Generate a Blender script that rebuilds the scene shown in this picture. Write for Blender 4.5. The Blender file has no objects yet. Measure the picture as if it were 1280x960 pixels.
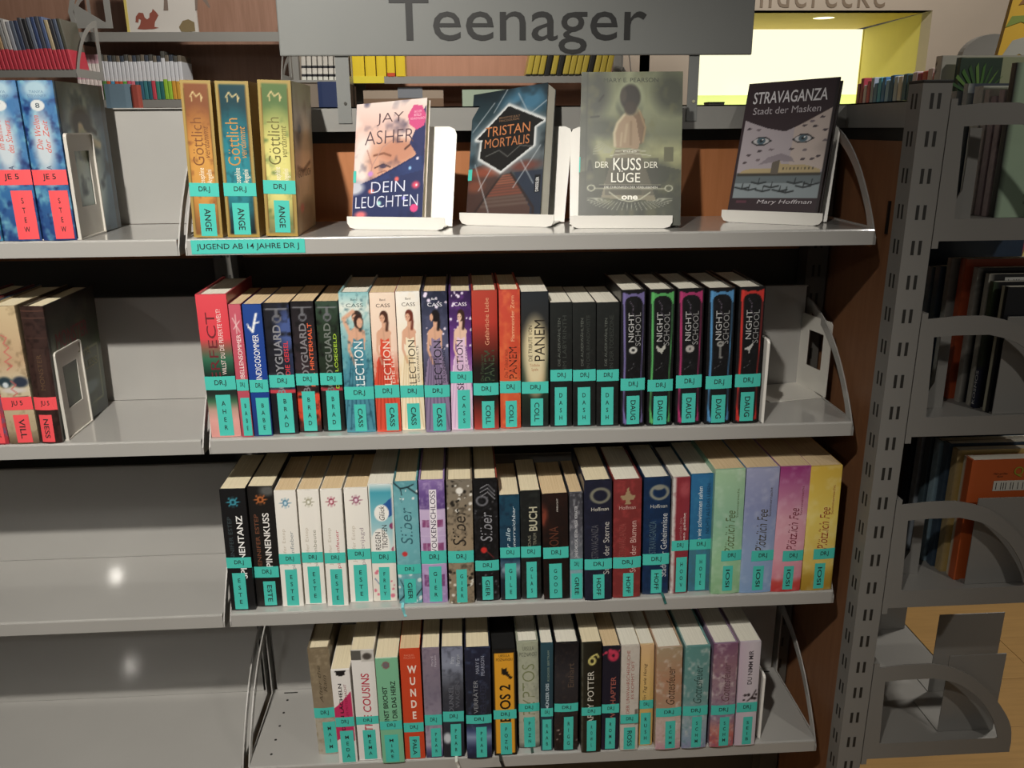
import bpy, bmesh, math, random
import numpy as np
from mathutils import Vector, Matrix, noise

# ------------------------------------------------------------------ camera, world, lights
SC = bpy.context.scene
COL = SC.collection
FPX, PITCH, YAW, ROLL = 1055.32, 0.295095, 0.0585544, -0.00777488
CAM = Vector((0.368541, -1.165338, 0.162391))
_fw = Vector((math.sin(YAW) * math.cos(PITCH), math.cos(YAW) * math.cos(PITCH), -math.sin(PITCH)))
_rt = Vector((math.cos(YAW), -math.sin(YAW), 0))
_up = _rt.cross(_fw)
RT = _rt * math.cos(ROLL) + _up * math.sin(ROLL)
UP = _rt * -math.sin(ROLL) + _up * math.cos(ROLL)
cd = bpy.data.cameras.new('camera'); cam = bpy.data.objects.new('camera', cd); COL.objects.link(cam)
cd.sensor_width = 36; cd.lens = FPX / 1280 * 36; cd.clip_start = 0.02; cd.clip_end = 60
M = Matrix((RT, UP, -_fw)).transposed().to_4x4(); M.translation = CAM
cam.matrix_world = M
SC.camera = cam

w = bpy.data.worlds.new('world'); SC.world = w; w.use_nodes = True
w.node_tree.nodes['Background'].inputs[0].default_value = (1.0, 0.96, 0.9, 1)
w.node_tree.nodes['Background'].inputs[1].default_value = 0.05
SC.view_settings.view_transform = 'Standard'
SC.view_settings.look = 'None'
SC.view_settings.gamma = 1
SC.view_settings.exposure = 0.0

def lamp(name, loc, target, power, radius=.05, spot=110, blend=.9, color=(1, .95, .865)):
    l = bpy.data.lights.new(name, 'SPOT'); l.energy = power; l.shadow_soft_size = radius
    l.spot_size = math.radians(spot); l.spot_blend = blend; l.color = color
    o = bpy.data.objects.new(name, l); COL.objects.link(o); o.location = loc
    o.rotation_euler = (Vector(target) - Vector(loc)).to_track_quat('-Z', 'Y').to_euler()
    return o
lamp('ceiling_or_fill_spot', (-0.05, -1.4, 1.2), (-0.05, 0.0, -0.16), 202, .03, 67, 1.0)
lamp('ceiling_or_fill_spot', (-1.55, -2.65, 1.05), (-0.2, 0.2, -0.5), 14, .026, 66)
lamp('ceiling_or_fill_spot', (2.1, -1.8, 1.4), (1.4, 0.15, -0.3), 46, .05, 62)  # added fill light, lifts the dim rack and post on the right
lamp('ceiling_or_fill_spot', (0.3, 1.0, 1.5), (-0.6, 2.4, 0.4), 115, .1, 140)  # added fill light for the racks in the background
lamp('ceiling_or_fill_spot', (2.0, 1.6, 1.5), (2.3, 3.2, 0.6), 105, .1, 130)  # added fill light for the back wall
lamp('ceiling_or_fill_spot', (2.3, 0.7, 1.5), (2.0, 0.7, -1.3), 110, .1, 100)  # added fill light for the floor beyond the right rack

# ------------------------------------------------------------------ pixel to world helper (1280x960 frame)
def ray(x, y): return _fw + RT * ((x - 640) / FPX) - UP * ((y - 480) / FPX)
def atY(x, y, Y):
    d = ray(x, y); return CAM + d * ((Y - CAM.y) / d.y)
def atX_(x, y, X):
    d = ray(x, y); return CAM + d * ((X - CAM.x) / d.x)
def atZ(x, y, Z):
    d = ray(x, y); return CAM + d * ((Z - CAM.z) / d.z)

S = 0.28716      # shelf pitch
LIP = 0.0223     # lip height
DEP = 0.203      # shelf depth to the back plate
WID = 0.95

# ------------------------------------------------------------------ colour helpers
def s2l(c): return c / 12.92 if c <= .04045 else ((c + .055) / 1.055) ** 2.4
def hx(h):
    if isinstance(h, tuple): return h
    h = h.lstrip('#'); return tuple(int(h[i:i + 2], 16) / 255 for i in (0, 2, 4))
def lin(h): return tuple(s2l(c) for c in hx(h)) + (1,)

# ------------------------------------------------------------------ materials
MATS = {}
def nodemat(name):
    m = bpy.data.materials.new(name); m.use_nodes = True
    nt = m.node_tree; b = nt.nodes['Principled BSDF']
    return m, nt, b
def flat(col, rough=.5, metal=0, coat=0, name=None, emit=0):
    k = (col, rough, metal, coat, emit)
    if k in MATS: return MATS[k]
    m, nt, b = nodemat(name or 'paint')
    b.inputs['Base Color'].default_value = lin(col); b.inputs['Roughness'].default_value = rough
    b.inputs['Metallic'].default_value = metal; b.inputs['Coat Weight'].default_value = coat
    b.inputs['Coat Roughness'].default_value = .1
    n = nt.nodes.new('ShaderNodeTexNoise'); n.inputs['Scale'].default_value = 220
    r = nt.nodes.new('ShaderNodeMapRange'); r.inputs['To Min'].default_value = rough * .9; r.inputs['To Max'].default_value = min(1, rough * 1.1)
    nt.links.new(n.outputs['Fac'], r.inputs['Value']); nt.links.new(r.outputs[0], b.inputs['Roughness'])
    if emit:
        b.inputs['Emission Color'].default_value = lin(col); b.inputs['Emission Strength'].default_value = emit
    MATS[k] = m; return m
def metal_paint(name, col, rough=.3, bump=.02, scale=900, coat=0):
    m, nt, b = nodemat(name)
    tc = nt.nodes.new('ShaderNodeTexCoord')
    n = nt.nodes.new('ShaderNodeTexNoise'); n.inputs['Scale'].default_value = scale; n.inputs['Detail'].default_value = 2
    nt.links.new(tc.outputs['Object'], n.inputs['Vector'])
    n2 = nt.nodes.new('ShaderNodeTexNoise'); n2.inputs['Scale'].default_value = 7; n2.inputs['Detail'].default_value = 5
    nt.links.new(tc.outputs['Object'], n2.inputs['Vector'])
    mx = nt.nodes.new('ShaderNodeMix'); mx.data_type = 'RGBA'
    a = lin(col); mx.inputs['A'].default_value = tuple(c * .93 for c in a[:3]) + (1,); mx.inputs['B'].default_value = tuple(min(1, c * 1.06) for c in a[:3]) + (1,)
    nt.links.new(n2.outputs['Fac'], mx.inputs['Factor']); nt.links.new(mx.outputs['Result'], b.inputs['Base Color'])
    bp = nt.nodes.new('ShaderNodeBump'); bp.inputs['Strength'].default_value = bump; bp.inputs['Distance'].default_value = .001
    nt.links.new(n.outputs['Fac'], bp.inputs['Height']); nt.links.new(bp.outputs[0], b.inputs['Normal'])
    b.inputs['Roughness'].default_value = rough
    b.inputs['Coat Weight'].default_value = coat; b.inputs['Coat Roughness'].default_value = .055
    return m
GREY = metal_paint('grey_powder_coat', '#a7a5a1', .34, .03, 500, coat=1)
GREYD = metal_paint('grey_metal', '#8e8d89', .4, .05)
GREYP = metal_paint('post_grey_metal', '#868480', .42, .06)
WHITE = metal_paint('white_metal', '#e9e6df', .35, .02)
DARK = metal_paint('dark_gap', '#23221f', .6, .02)
CHROME = flat('#8d8b86', .25, .7, name='edge_metal')
def wood(name, c1, c2, rough=.45, axis='z'):
    m, nt, b = nodemat(name)
    tc = nt.nodes.new('ShaderNodeTexCoord'); mp = nt.nodes.new('ShaderNodeMapping')
    mp.inputs['Scale'].default_value = (40, 40, 3) if axis == 'z' else (3, 40, 40)
    n = nt.nodes.new('ShaderNodeTexNoise'); n.inputs['Scale'].default_value = 2.2; n.inputs['Detail'].default_value = 7; n.inputs['Roughness'].default_value = .6
    nt.links.new(tc.outputs['Object'], mp.inputs['Vector']); nt.links.new(mp.outputs[0], n.inputs['Vector'])
    cr = nt.nodes.new('ShaderNodeValToRGB'); cr.color_ramp.elements[0].color = lin(c1); cr.color_ramp.elements[1].color = lin(c2)
    cr.color_ramp.elements[0].position = .3; cr.color_ramp.elements[1].position = .7
    nt.links.new(n.outputs['Fac'], cr.inputs['Fac']); nt.links.new(cr.outputs['Color'], b.inputs['Base Color'])
    b.inputs['Roughness'].default_value = rough
    return m
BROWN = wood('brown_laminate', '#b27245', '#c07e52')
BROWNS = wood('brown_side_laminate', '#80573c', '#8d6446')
BROWNR = wood('pinkish_brown_laminate', '#8c6a58', '#9c7866')
PINKW = wood('pink_brown_laminate', '#b08068', '#bb8a72')
def pages(name, c1, c2):
    m, nt, b = nodemat(name)
    tc = nt.nodes.new('ShaderNodeTexCoord'); mp = nt.nodes.new('ShaderNodeMapping'); mp.inputs['Scale'].default_value = (1500, 6, 6)
    n = nt.nodes.new('ShaderNodeTexNoise'); n.inputs['Scale'].default_value = 1; n.inputs['Detail'].default_value = 3
    nt.links.new(tc.outputs['Object'], mp.inputs['Vector']); nt.links.new(mp.outputs[0], n.inputs['Vector'])
    cr = nt.nodes.new('ShaderNodeValToRGB'); cr.color_ramp.elements[0].color = lin(c1); cr.color_ramp.elements[1].color = lin(c2)
    cr.color_ramp.elements[0].position = .3; cr.color_ramp.elements[1].position = .65
    nt.links.new(n.outputs['Fac'], cr.inputs['Fac']); nt.links.new(cr.outputs['Color'], b.inputs['Base Color'])
    b.inputs['Roughness'].default_value = .85
    bp = nt.nodes.new('ShaderNodeBump'); bp.inputs['Strength'].default_value = .25; bp.inputs['Distance'].default_value = .0005
    nt.links.new(n.outputs['Fac'], bp.inputs['Height']); nt.links.new(bp.outputs[0], b.inputs['Normal'])
    return m
PG = {'w': pages('white_pages', '#cfcbbc', '#e6e2d4'), 'c': pages('cream_pages', '#ccbf9f', '#e2d6b8'),
      't': pages('tan_pages', '#c0a57e', '#d9c29c'), 'k': flat('#151515', .6, name='black_edged_pages')}
def printed():
    m, nt, b = nodemat('printed_cover')
    a = nt.nodes.new('ShaderNodeAttribute'); a.attribute_name = 'Col'
    nt.links.new(a.outputs['Color'], b.inputs['Base Color'])
    tc = nt.nodes.new('ShaderNodeTexCoord')
    n = nt.nodes.new('ShaderNodeTexNoise'); n.inputs['Scale'].default_value = 60; n.inputs['Detail'].default_value = 3
    nt.links.new(tc.outputs['Object'], n.inputs['Vector'])
    bp = nt.nodes.new('ShaderNodeBump'); bp.inputs['Strength'].default_value = .12; bp.inputs['Distance'].default_value = .001
    nt.links.new(n.outputs['Fac'], bp.inputs['Height']); nt.links.new(bp.outputs[0], b.inputs['Normal'])
    b.inputs['Roughness'].default_value = .42; b.inputs['Coat Weight'].default_value = .25; b.inputs['Coat Roughness'].default_value = .15
    return m
PRINT = printed()
TEAL = flat('#49c2b4', .5, name='teal_sticker'); RED = flat('#ee5258', .5, name='red_sticker')
INK = flat('#1c2424', .7, name='ink')

# ------------------------------------------------------------------ mesh helpers
def link(name, me, mats, parent=None):
    o = bpy.data.objects.new(name, me); COL.objects.link(o)
    if mats:
        me.materials.clear()
        for m in (mats if isinstance(mats, (list, tuple)) else [mats]): me.materials.append(m)
    if parent: o.parent = parent
    return o
def tag(o, label=None, cat=None, group=None, kind=None):
    for k, v in (('label', label), ('category', cat), ('group', group), ('kind', kind)):
        if v: o[k] = v
    return o
def empty(name, loc=(0, 0, 0), rot=(0, 0, 0)):
    o = bpy.data.objects.new(name, None); COL.objects.link(o); o.location = loc; o.rotation_euler = rot
    o.empty_display_size = .02; return o
class MB:
    def __init__(s): s.bm = bmesh.new()
    def box(s, x0, x1, y0, y1, z0, z1, bev=0):
        vs = [s.bm.verts.new((x, y, z)) for z in (z0, z1) for y in (y0, y1) for x in (x0, x1)]
        fs = [s.bm.faces.new([vs[i] for i in q]) for q in ((0, 2, 3, 1), (4, 5, 7, 6), (0, 1, 5, 4), (2, 6, 7, 3), (0, 4, 6, 2), (1, 3, 7, 5))]
        if bev:
            es = list({e for f in fs for e in f.edges})
            bmesh.ops.bevel(s.bm, geom=es, offset=bev, segments=2, affect='EDGES', profile=.5)
        return s
    def prism(s, pts, axis, a, b):
        """pts 2D outline; extruded along axis from a to b. axis 'x': pts=(y,z); 'y': pts=(x,z); 'z': pts=(x,y)"""
        def P(p, t): return {'x': (t, p[0], p[1]), 'y': (p[0], t, p[1]), 'z': (p[0], p[1], t)}[axis]
        A = [s.bm.verts.new(P(p, a)) for p in pts]; B = [s.bm.verts.new(P(p, b)) for p in pts]
        n = len(pts)
        s.bm.faces.new(A[::-1]); s.bm.faces.new(B)
        for i in range(n): s.bm.faces.new((A[i], A[(i + 1) % n], B[(i + 1) % n], B[i]))
        return s
    def ring(s, outer, inner, axis, a, b):
        """closed band between two outlines with the same number of points"""
        def P(p, t): return {'x': (t, p[0], p[1]), 'y': (p[0], t, p[1]), 'z': (p[0], p[1], t)}[axis]
        n = len(outer)
        V = [[s.bm.verts.new(P(p, t)) for p in L] for L in (outer, inner) for t in (a, b)]
        oa, ob, ia, ib = V
        for i in range(n):
            j = (i + 1) % n
            s.bm.faces.new((oa[i], oa[j], ob[j], ob[i])); s.bm.faces.new((ia[i], ib[i], ib[j], ia[j]))
            s.bm.faces.new((oa[i], ia[i], ia[j], oa[j])); s.bm.faces.new((ob[i], ob[j], ib[j], ib[i]))
        return s
    def cyl(s, c, r, h, axis='z', n=16):
        pts = [(math.cos(i / n * 2 * math.pi) * r, math.sin(i / n * 2 * math.pi) * r) for i in range(n)]
        if axis == 'y': return s.prism([(c[0] + p[0], c[2] + p[1]) for p in pts], 'y', c[1], c[1] + h)
        if axis == 'x': return s.prism([(c[1] + p[0], c[2] + p[1]) for p in pts], 'x', c[0], c[0] + h)
        return s.prism([(c[0] + p[0], c[1] + p[1]) for p in pts], 'z', c[2], c[2] + h)
    def build(s, name, mat, parent=None, smooth=False):
        bmesh.ops.recalc_face_normals(s.bm, faces=s.bm.faces)
        me = bpy.data.meshes.new(name); s.bm.to_mesh(me); s.bm.free()
        if smooth:
            for p in me.polygons: p.use_smooth = True
        return link(name, me, mat, parent)

# ------------------------------------------------------------------ little raster painter (print on covers, sRGB)
def vnoise(W, H, sx, sy, seed, octs=3):
    rng = np.random.RandomState(seed); out = np.zeros((H, W)); amp = 1; tot = 0
    for o in range(octs):
        nx, ny = max(2, int(sx) + 2), max(2, int(sy) + 2)
        g = rng.rand(ny, nx)
        x = np.linspace(0, nx - 1.001, W); y = np.linspace(0, ny - 1.001, H)
        xi = x.astype(int); yi = y.astype(int); xf = (x - xi)[None]; yf = (y - yi)[:, None]
        xf = xf * xf * (3 - 2 * xf); yf = yf * yf * (3 - 2 * yf)
        v = (g[yi][:, xi] * (1 - xf) + g[yi][:, xi + 1] * xf) * (1 - yf) + (g[yi + 1][:, xi] * (1 - xf) + g[yi + 1][:, xi + 1] * xf) * yf
        out += v * amp; tot += amp; amp *= .5; sx *= 2; sy *= 2
    return out / tot
def paint(W, H, layers, seed=1, asp=None):
    """row 0 is the bottom; u across 0..1, v up 0..1"""
    U, V = np.meshgrid(np.linspace(0, 1, W), np.linspace(0, 1, H))
    A = np.zeros((H, W, 3)) + .5
    asp = asp or (H / W)
    def mix(m, c):
        nonlocal A
        m = np.clip(m, 0, 1)[..., None]; A = A * (1 - m) + np.array(hx(c)) * m
    for k, L in enumerate(layers):
        t = L[0]
        if t == 'f': A[:] = hx(L[1])
        elif t == 'g':
            vs = [p[0] for p in L[1]]; cs = np.array([hx(p[1]) for p in L[1]])
            for i in range(3): A[..., i] = np.interp(V, vs, cs[:, i])
        elif t == 'h':
            us = [p[0] for p in L[1]]; cs = np.array([hx(p[1]) for p in L[1]])
            for i in range(3): A[..., i] = np.interp(U, us, cs[:, i])
        elif t == 'n':   # mottled: colour, amount, scale, threshold
            s_ = L[3] if len(L) > 3 else 5
            n = vnoise(W, H, s_, s_ * asp, seed * 31 + k); th = L[4] if len(L) > 4 else .5
            mix((n - th) * 6 * L[2] + .0, L[1])
        elif t == 'e':   # ellipse u v ru rv colour soft
            d = np.sqrt(((U - L[1]) / L[3]) ** 2 + ((V - L[2]) / L[4]) ** 2); sf = L[6] if len(L) > 6 else .12
            mix((1 - d) / sf + .5, L[5])
        elif t == 'o':   # ring u v ru rv width colour
            d = np.sqrt(((U - L[1]) / L[3]) ** 2 + ((V - L[2]) / L[4]) ** 2)
            mix(1.5 - abs(d - 1) / L[5] * 1.5, L[6])
        elif t == 'r':
            m = ((U >= L[1]) & (U <= L[2]) & (V >= L[3]) & (V <= L[4])).astype(float); mix(m * (L[6] if len(L) > 6 else 1), L[5])
        elif t == 'p':
            P = L[1]; m = np.zeros_like(U, bool); n = len(P)
            for i in range(n):
                (x1, y1), (x2, y2) = P[i], P[(i + 1) % n]
                if y1 == y2: continue
                c = ((y1 > V) != (y2 > V)) & (U < (x2 - x1) * (V - y1) / (y2 - y1) + x1)
                m ^= c
            mix(m.astype(float) * (L[3] if len(L) > 3 else 1), L[2])
        elif t == 'l':   # polyline pts width(in u) colour
            wd = L[2]; m = np.zeros_like(U)
            for (x1, y1), (x2, y2) in zip(L[1], L[1][1:]):
                dx, dy = x2 - x1, (y2 - y1) * asp; q = dx * dx + dy * dy + 1e-9
                s_ = np.clip(((U - x1) * dx + (V - y1) * asp * dy) / q, 0, 1)
                d = np.sqrt((U - x1 - s_ * dx) ** 2 + ((V - y1) * asp - s_ * dy) ** 2)
                m = np.maximum(m, 1.5 - d / wd * 1.5)
            mix(m * (L[4] if len(L) > 4 else 1), L[3])
        elif t == 'd':   # scattered dots: n, size, colour, vmin, vmax
            rng = np.random.RandomState(seed * 7 + k)
            for _ in range(L[1]):
                u0, v0 = rng.rand(), L[4] + rng.rand() * (L[5] - L[4]); r = L[2] * (.5 + rng.rand())
                d = np.sqrt((U - u0) ** 2 + ((V - v0) * asp) ** 2) / r; mix((1.2 - d) * 2, L[3])
    A = np.clip(A, 0, 1)
    return np.where(A <= .04045, A / 12.92, ((A + .055) / 1.055) ** 2.4)
def rnd_dress(dress, skin, hair, cu=.55, back=False, sky=None, arm=True, dark=None):
    """a woman in a gown, printed on a spine"""
    L = []
    L += [('p', [(cu - .2, .6), (cu - .17, .69), (cu, .675), (cu + .2, .69), (cu + .22, .6)], dress)] if False else []
    L += [('p', [(cu - .34, .52), (cu - .1, .62), (cu + .2, .62), (cu + .42, .4), (1.05, .1), (1.05, 0), (-.05, 0), (-.02, .3)], dress),
          ('n', dark or dress, .8, 5, .48)]
    L[-1] = ('n', dark or dress, .0, 5, .48)
    L += [('p', [(cu - .2, .62), (cu - .27, .73), (cu - .08, .76), (cu - .05, .8), (cu + .1, .8), (cu + .1, .76), (cu + .28, .73), (cu + .24, .6)], skin), ('l', [(cu - .02, .75), (cu + .0, .66)], .05, tuple(c * .9 for c in hx(skin)), .5)]
    L += [('p', [(cu - .34, .4), (cu - .19, .6), (cu - .15, .685), (cu, .665), (cu + .19, .685), (cu + .22, .6), (cu + .4, .4)], dress)]
    if arm: L += [('l', [(cu - .25, .72), (cu - .3, .6), (cu - .12, .5)], .07, skin)]
    L += [('e', cu + .03, .835, .17, .042, hair, .15), ('l', [(cu + .12, .84), (cu + .16, .79), (cu + .12, .74)], .09, hair, .8), ('e', cu - .04 if not back else cu - .13, .822 if not back else .825, .1 if not back else .06, .027, skin, .2)]
    if not back: L += [('l', [(cu - .1, .826), (cu - .07, .827)], .02, hair, .7), ('l', [(cu - .0, .826), (cu + .02, .827)], .02, hair, .7), ('l', [(cu - .06, .81), (cu - .03, .81)], .018, '#9a3c3c', .7)]
    if dark:
        for i in range(6): L += [('l', [(cu - .05 + .06 * (i - 3), .55), (-.05 + .2 * i, .02)], .035, dark, .5)]
    return L

# ------------------------------------------------------------------ text
_txt = {}
def text_mesh(body, spacing=1.0, lines=1.0, bold=0.0, shear=0.0):
    k = (body, spacing, lines, bold, shear)
    if k not in _txt:
        c = bpy.data.curves.new('t', 'FONT'); c.body = body; c.resolution_u = 3; c.align_x = 'CENTER'
        c.space_character = spacing; c.space_line = lines; c.offset = bold; c.shear = shear
        o = bpy.data.objects.new('t', c); me = bpy.data.meshes.new_from_object(o)
        n = len(me.vertices); co = np.zeros(n * 3); me.vertices.foreach_get('co', co); co = co.reshape(-1, 3)[:, :2].copy()
        faces = [tuple(p.vertices) for p in me.polygons]
        if n: co -= co.min(0); co /= np.maximum(co.max(0), 1e-6)
        bpy.data.objects.remove(o); bpy.data.curves.remove(c); bpy.data.meshes.remove(me)
        _txt[k] = (co, faces)
    return _txt[k]
def text_on(name, body, box, fn, mat, parent, rot=0, spacing=1.0, lines=1.0, bold=0.0, shear=0.0, label=None):
    """box (a0,a1,b0,b1) in the surface's own coordinates; fn(a,b) -> local point"""
    co, faces = text_mesh(body, spacing, lines, bold, shear)
    if not faces: return None
    a0, a1, b0, b1 = box; X, Y = co[:, 0], co[:, 1]
    if rot == 90: A, B = 1 - Y, X
    elif rot == -90: A, B = Y, 1 - X
    else: A, B = X, Y
    pts = [fn(a0 + (a1 - a0) * a, b0 + (b1 - b0) * b) for a, b in zip(A, B)]
    me = bpy.data.meshes.new(name); me.from_pydata(pts, [], faces); me.update()
    return link(name, me, mat, parent)

# ------------------------------------------------------------------ books
def color_attr(me, cols):
    a = me.color_attributes.new('Col', 'FLOAT_COLOR', 'POINT')
    c = np.ones((len(cols), 4)); c[:, :3] = cols; a.data.foreach_set('color', c.ravel())
def book_mesh(t, h, d, art, side_l, side_r, hard, bulge, nu, nz, cth):
    """cover as one U-shaped sheet: spine in front (towards -y), boards left and right. art (nz,nu,3)"""
    ts = np.linspace(-1, 1, nu)
    out = [(-t / 2, d, 'L'), (-t / 2, .010, 'L'), (-t / 2, .0035, 'S0')]
    for i, s_ in enumerate(ts): out.append((s_ * t / 2 * (1 if not hard else .985), -bulge * (1 - s_ * s_) + .0004 * abs(s_) ** 6, i))
    out += [(t / 2, .0035, 'S1'), (t / 2, .010, 'R'), (t / 2, d, 'R')]
    ins = [(t / 2 - cth, d), (t / 2 - cth, .004), (-t / 2 + cth, .004), (-t / 2 + cth, d)]
    n = len(out); zs = np.linspace(0, h, nz)
    V = []; C = []
    sl = [s2l(c) for c in hx(side_l)] if not isinstance(side_l, np.ndarray) else None
    sr = [s2l(c) for c in hx(side_r)]
    for k, z in enumerate(zs):
        for (x, y, tag_) in out:
            V.append((x, y, z))
            if tag_ == 'L': C.append(sl)
            elif tag_ == 'R': C.append(sr)
            elif tag_ == 'S0': C.append(art[k, 0] * .6 + np.array(sl) * .4)
            elif tag_ == 'S1': C.append(art[k, -1] * .6 + np.array(sr) * .4)
            else: C.append(art[k, tag_])
    F = []
    for k in range(nz - 1):
        for i in range(n - 1):
            a = k * n + i; F.append((a, a + 1, a + n + 1, a + n))
    b0 = len(V)
    for z in (0, h):
        for p in ins: V.append((p[0], p[1], z)); C.append(sl)
    # inner walls
    for i in range(3): F.append((b0 + i, b0 + i + 1, b0 + 5 + i, b0 + 4 + i))
    for base, ib, flip in ((0, b0, True), ((nz - 1) * n, b0 + 4, False)):
        q = [(base + n - 1, ib, ib + 1, base + n - 4 + 0)]
        Lf = [base, base + 1, base + 2, base + 3, ib + 2, ib + 3]
        Rf = [base + n - 4, base + n - 3, base + n - 2, base + n - 1, ib, ib + 1]
        Sf = [base + 3 + i for i in range(nu)] + [ib + 1, ib + 2]
        for f in (Lf, Rf, Sf): F.append(tuple(f[::-1]) if flip else tuple(f))
    F.append((0, b0 + 3, b0 + 7, (nz - 1) * n)); F.append((n - 1, nz * n - 1, b0 + 4, b0))
    me = bpy.data.meshes.new('cover'); me.from_pydata(V, [], F); me.update(); color_attr(me, np.array([list(c) for c in C]))
    return me
def strip_sheet(name, a0, a1, b0, b1, fn, off, mat, parent, n=6):
    V = []; F = []
    for j, b in enumerate((b0, b1)):
        for i in range(n + 1): V.append(fn(a0 + (a1 - a0) * i / n, b, off))
    for i in range(n): F.append((i, i + 1, n + 2 + i, n + 1 + i))
    me = bpy.data.meshes.new(name); me.from_pydata(V, [], F); me.update()
    return link(name, me, mat, parent)

_seed = [1]
def make_book(t, h, d, layers, hard=True, pg='c', sides=('#222222', '#222222'), band=None, author=None, texts=(), bulge=None,
              label='', group=None, loc=(0, 0, 0), rot=(0, 0, 0), stick=None, res=(18, 120), bandtext='DR.J', bu=(0.0, 1.0), ink=None, ribbon=None, name='book', gain=1.0):
    _seed[0] += 1; sd = _seed[0]
    root = empty(name, loc, rot); tag(root, label, 'book', group)
    nu, nz = res
    if bulge is None: bulge = .0016 if hard else .0006
    bulge = min(bulge, t * .12)
    cth = .0024 if hard else .0007
    art = paint(nu, nz, layers, sd, asp=h / t) * gain
    me = book_mesh(t, h, d, art, sides[0], sides[1], hard, bulge, nu, nz, cth)
    cv = link('cover', me, PRINT, root)
    sq = .003 if hard else .0003
    pb = MB(); pb.box(-t / 2 + cth, t / 2 - cth, .0045, d - (sq if hard else .001), sq if hard else .0005, h - sq)
    pb.build('page_block', PG[pg], root)
    def surf(u, v, off=.0003):
        x = (u - .5) * t; s_ = max(-1, min(1, 2 * x / t))
        y = -bulge * (1 - s_ * s_) - off
        if abs(u - .5) > .5: y = (abs(u - .5) - .5) * t; x = math.copysign(t / 2 + off, x)
        return (x, y, v * h)
    st = stick or TEAL
    if band:
        v0, v1 = band
        b = strip_sheet('genre_sticker', bu[0], bu[1], v0, v1, lambda a, c, o: surf(a, c, o), .0003, st, root)
        text_on('lettering', bandtext, (bu[0] + (bu[1] - bu[0]) * .32, bu[0] + (bu[1] - bu[0]) * .7, v0 + (v1 - v0) * .26, v0 + (v1 - v0) * .74), lambda a, c: surf(a, c, .0005), INK, b, bold=.01)
    if author:
        s_, v0, v1, u0, u1 = author
        b = strip_sheet('author_sticker', u0, u1, v0, v1, lambda a, c, o: surf(a, c, o), .0003, st, root, 3)
        uw = u1 - u0; vh = v1 - v0
        if vh * h > .047: text_on('lettering', '\n'.join(s_), (u0 + uw * .36, u1 - uw * .36, v0 + vh * .15, v1 - vh * .15), lambda a, c: surf(a, c, .0005), INK, b, lines=1.25, bold=.01)
        else: text_on('lettering', s_, (u0 + uw * .3, u1 - uw * .3, v0 + vh * .15, v1 - vh * .15), lambda a, c: surf(a, c, .0005), INK, b, rot=-90, bold=.01)
    for T in texts:
        body, u0, u1, v0, v1, col = T[:6]; rt = T[6] if len(T) > 6 else 90; kw = T[7] if len(T) > 7 else {}
        text_on('lettering', body, (u0, u1, v0, v1), lambda a, c: surf(a, c, .00012), flat(col, .5, name='print_ink'), root, rot=rt, **kw)
    if ribbon:
        u, ln, rc = ribbon; x = (u - .5) * t; V = []; F = []
        for i in range(7):
            k = i / 6; z = .0018 * (1 - k) - ln * max(0, k - .3) / .7 * 1; y = .01 - .022 * min(1, k / .3) if k < .3 else -.0125 - .001 * math.sin(k * 6)
            for dx in (-.0022, .0022): V.append((x + dx + .006 * max(0, k - .3), y + .3 * dx, z))
        for i in range(6): F.append((2 * i, 2 * i + 1, 2 * i + 3, 2 * i + 2))
        m_ = bpy.data.meshes.new('ribbon'); m_.from_pydata(V, [], F); o = link('bookmark_ribbon', m_, flat(rc, .6, name='ribbon'), root)
        so = o.modifiers.new('s', 'SOLIDIFY'); so.thickness = .0005
    return root

def row_book(k, bl, br, yb, tl, tr, yt, layers, Y=None, d=.13, base=0.0, **kw):
    """a book standing on shelf k whose spine shows between these pixels"""
    z = -k * S + LIP + .0004
    if Y is None:
        Y = max(-.004, min(.03, atZ((bl + br) / 2, yb, z).y))
    a, b = atY(bl, yb, Y), atY(br, yb, Y); c, e = atY(tl, yt, Y), atY(tr, yt, Y)
    t = ((b.x - a.x) + (e.x - c.x)) / 2 - .0006
    h = (c.z + e.z) / 2 - z
    lean = math.atan2((c.x + e.x) / 2 - (a.x + b.x) / 2, h)
    drop = abs(math.sin(lean)) * t / 2
    bandpx, authpx = kw.pop('bandpx', None), kw.pop('authpx', None)
    if bandpx: kw['band'] = ((atY((bl + br) / 2, bandpx[1], Y).z - z) / h, (atY((bl + br) / 2, bandpx[0], Y).z - z) / h)
    if authpx:
        s_, y0, y1 = authpx[:3]; u0, u1 = (authpx[3:5] if len(authpx) > 3 else (.3, .78))
        kw['author'] = (s_, max(.01, (atY((bl + br) / 2, y1, Y).z - z) / h), (atY((bl + br) / 2, y0, Y).z - z) / h, u0, u1)
    return make_book(t, h, d, layers, loc=((a.x + b.x) / 2, Y, z + drop), rot=(0, lean, 0), **kw)

# ------------------------------------------------------------------ the setting
FLOORZ = -1.32
def structure(o): o['kind'] = 'structure'; return o
fl = structure(MB().box(-3.2, 4.2, -3.2, 4.6, FLOORZ - .05, FLOORZ).build('floor', wood('floor_boards', '#a88450', '#b68f58', .4, 'x')))
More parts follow.
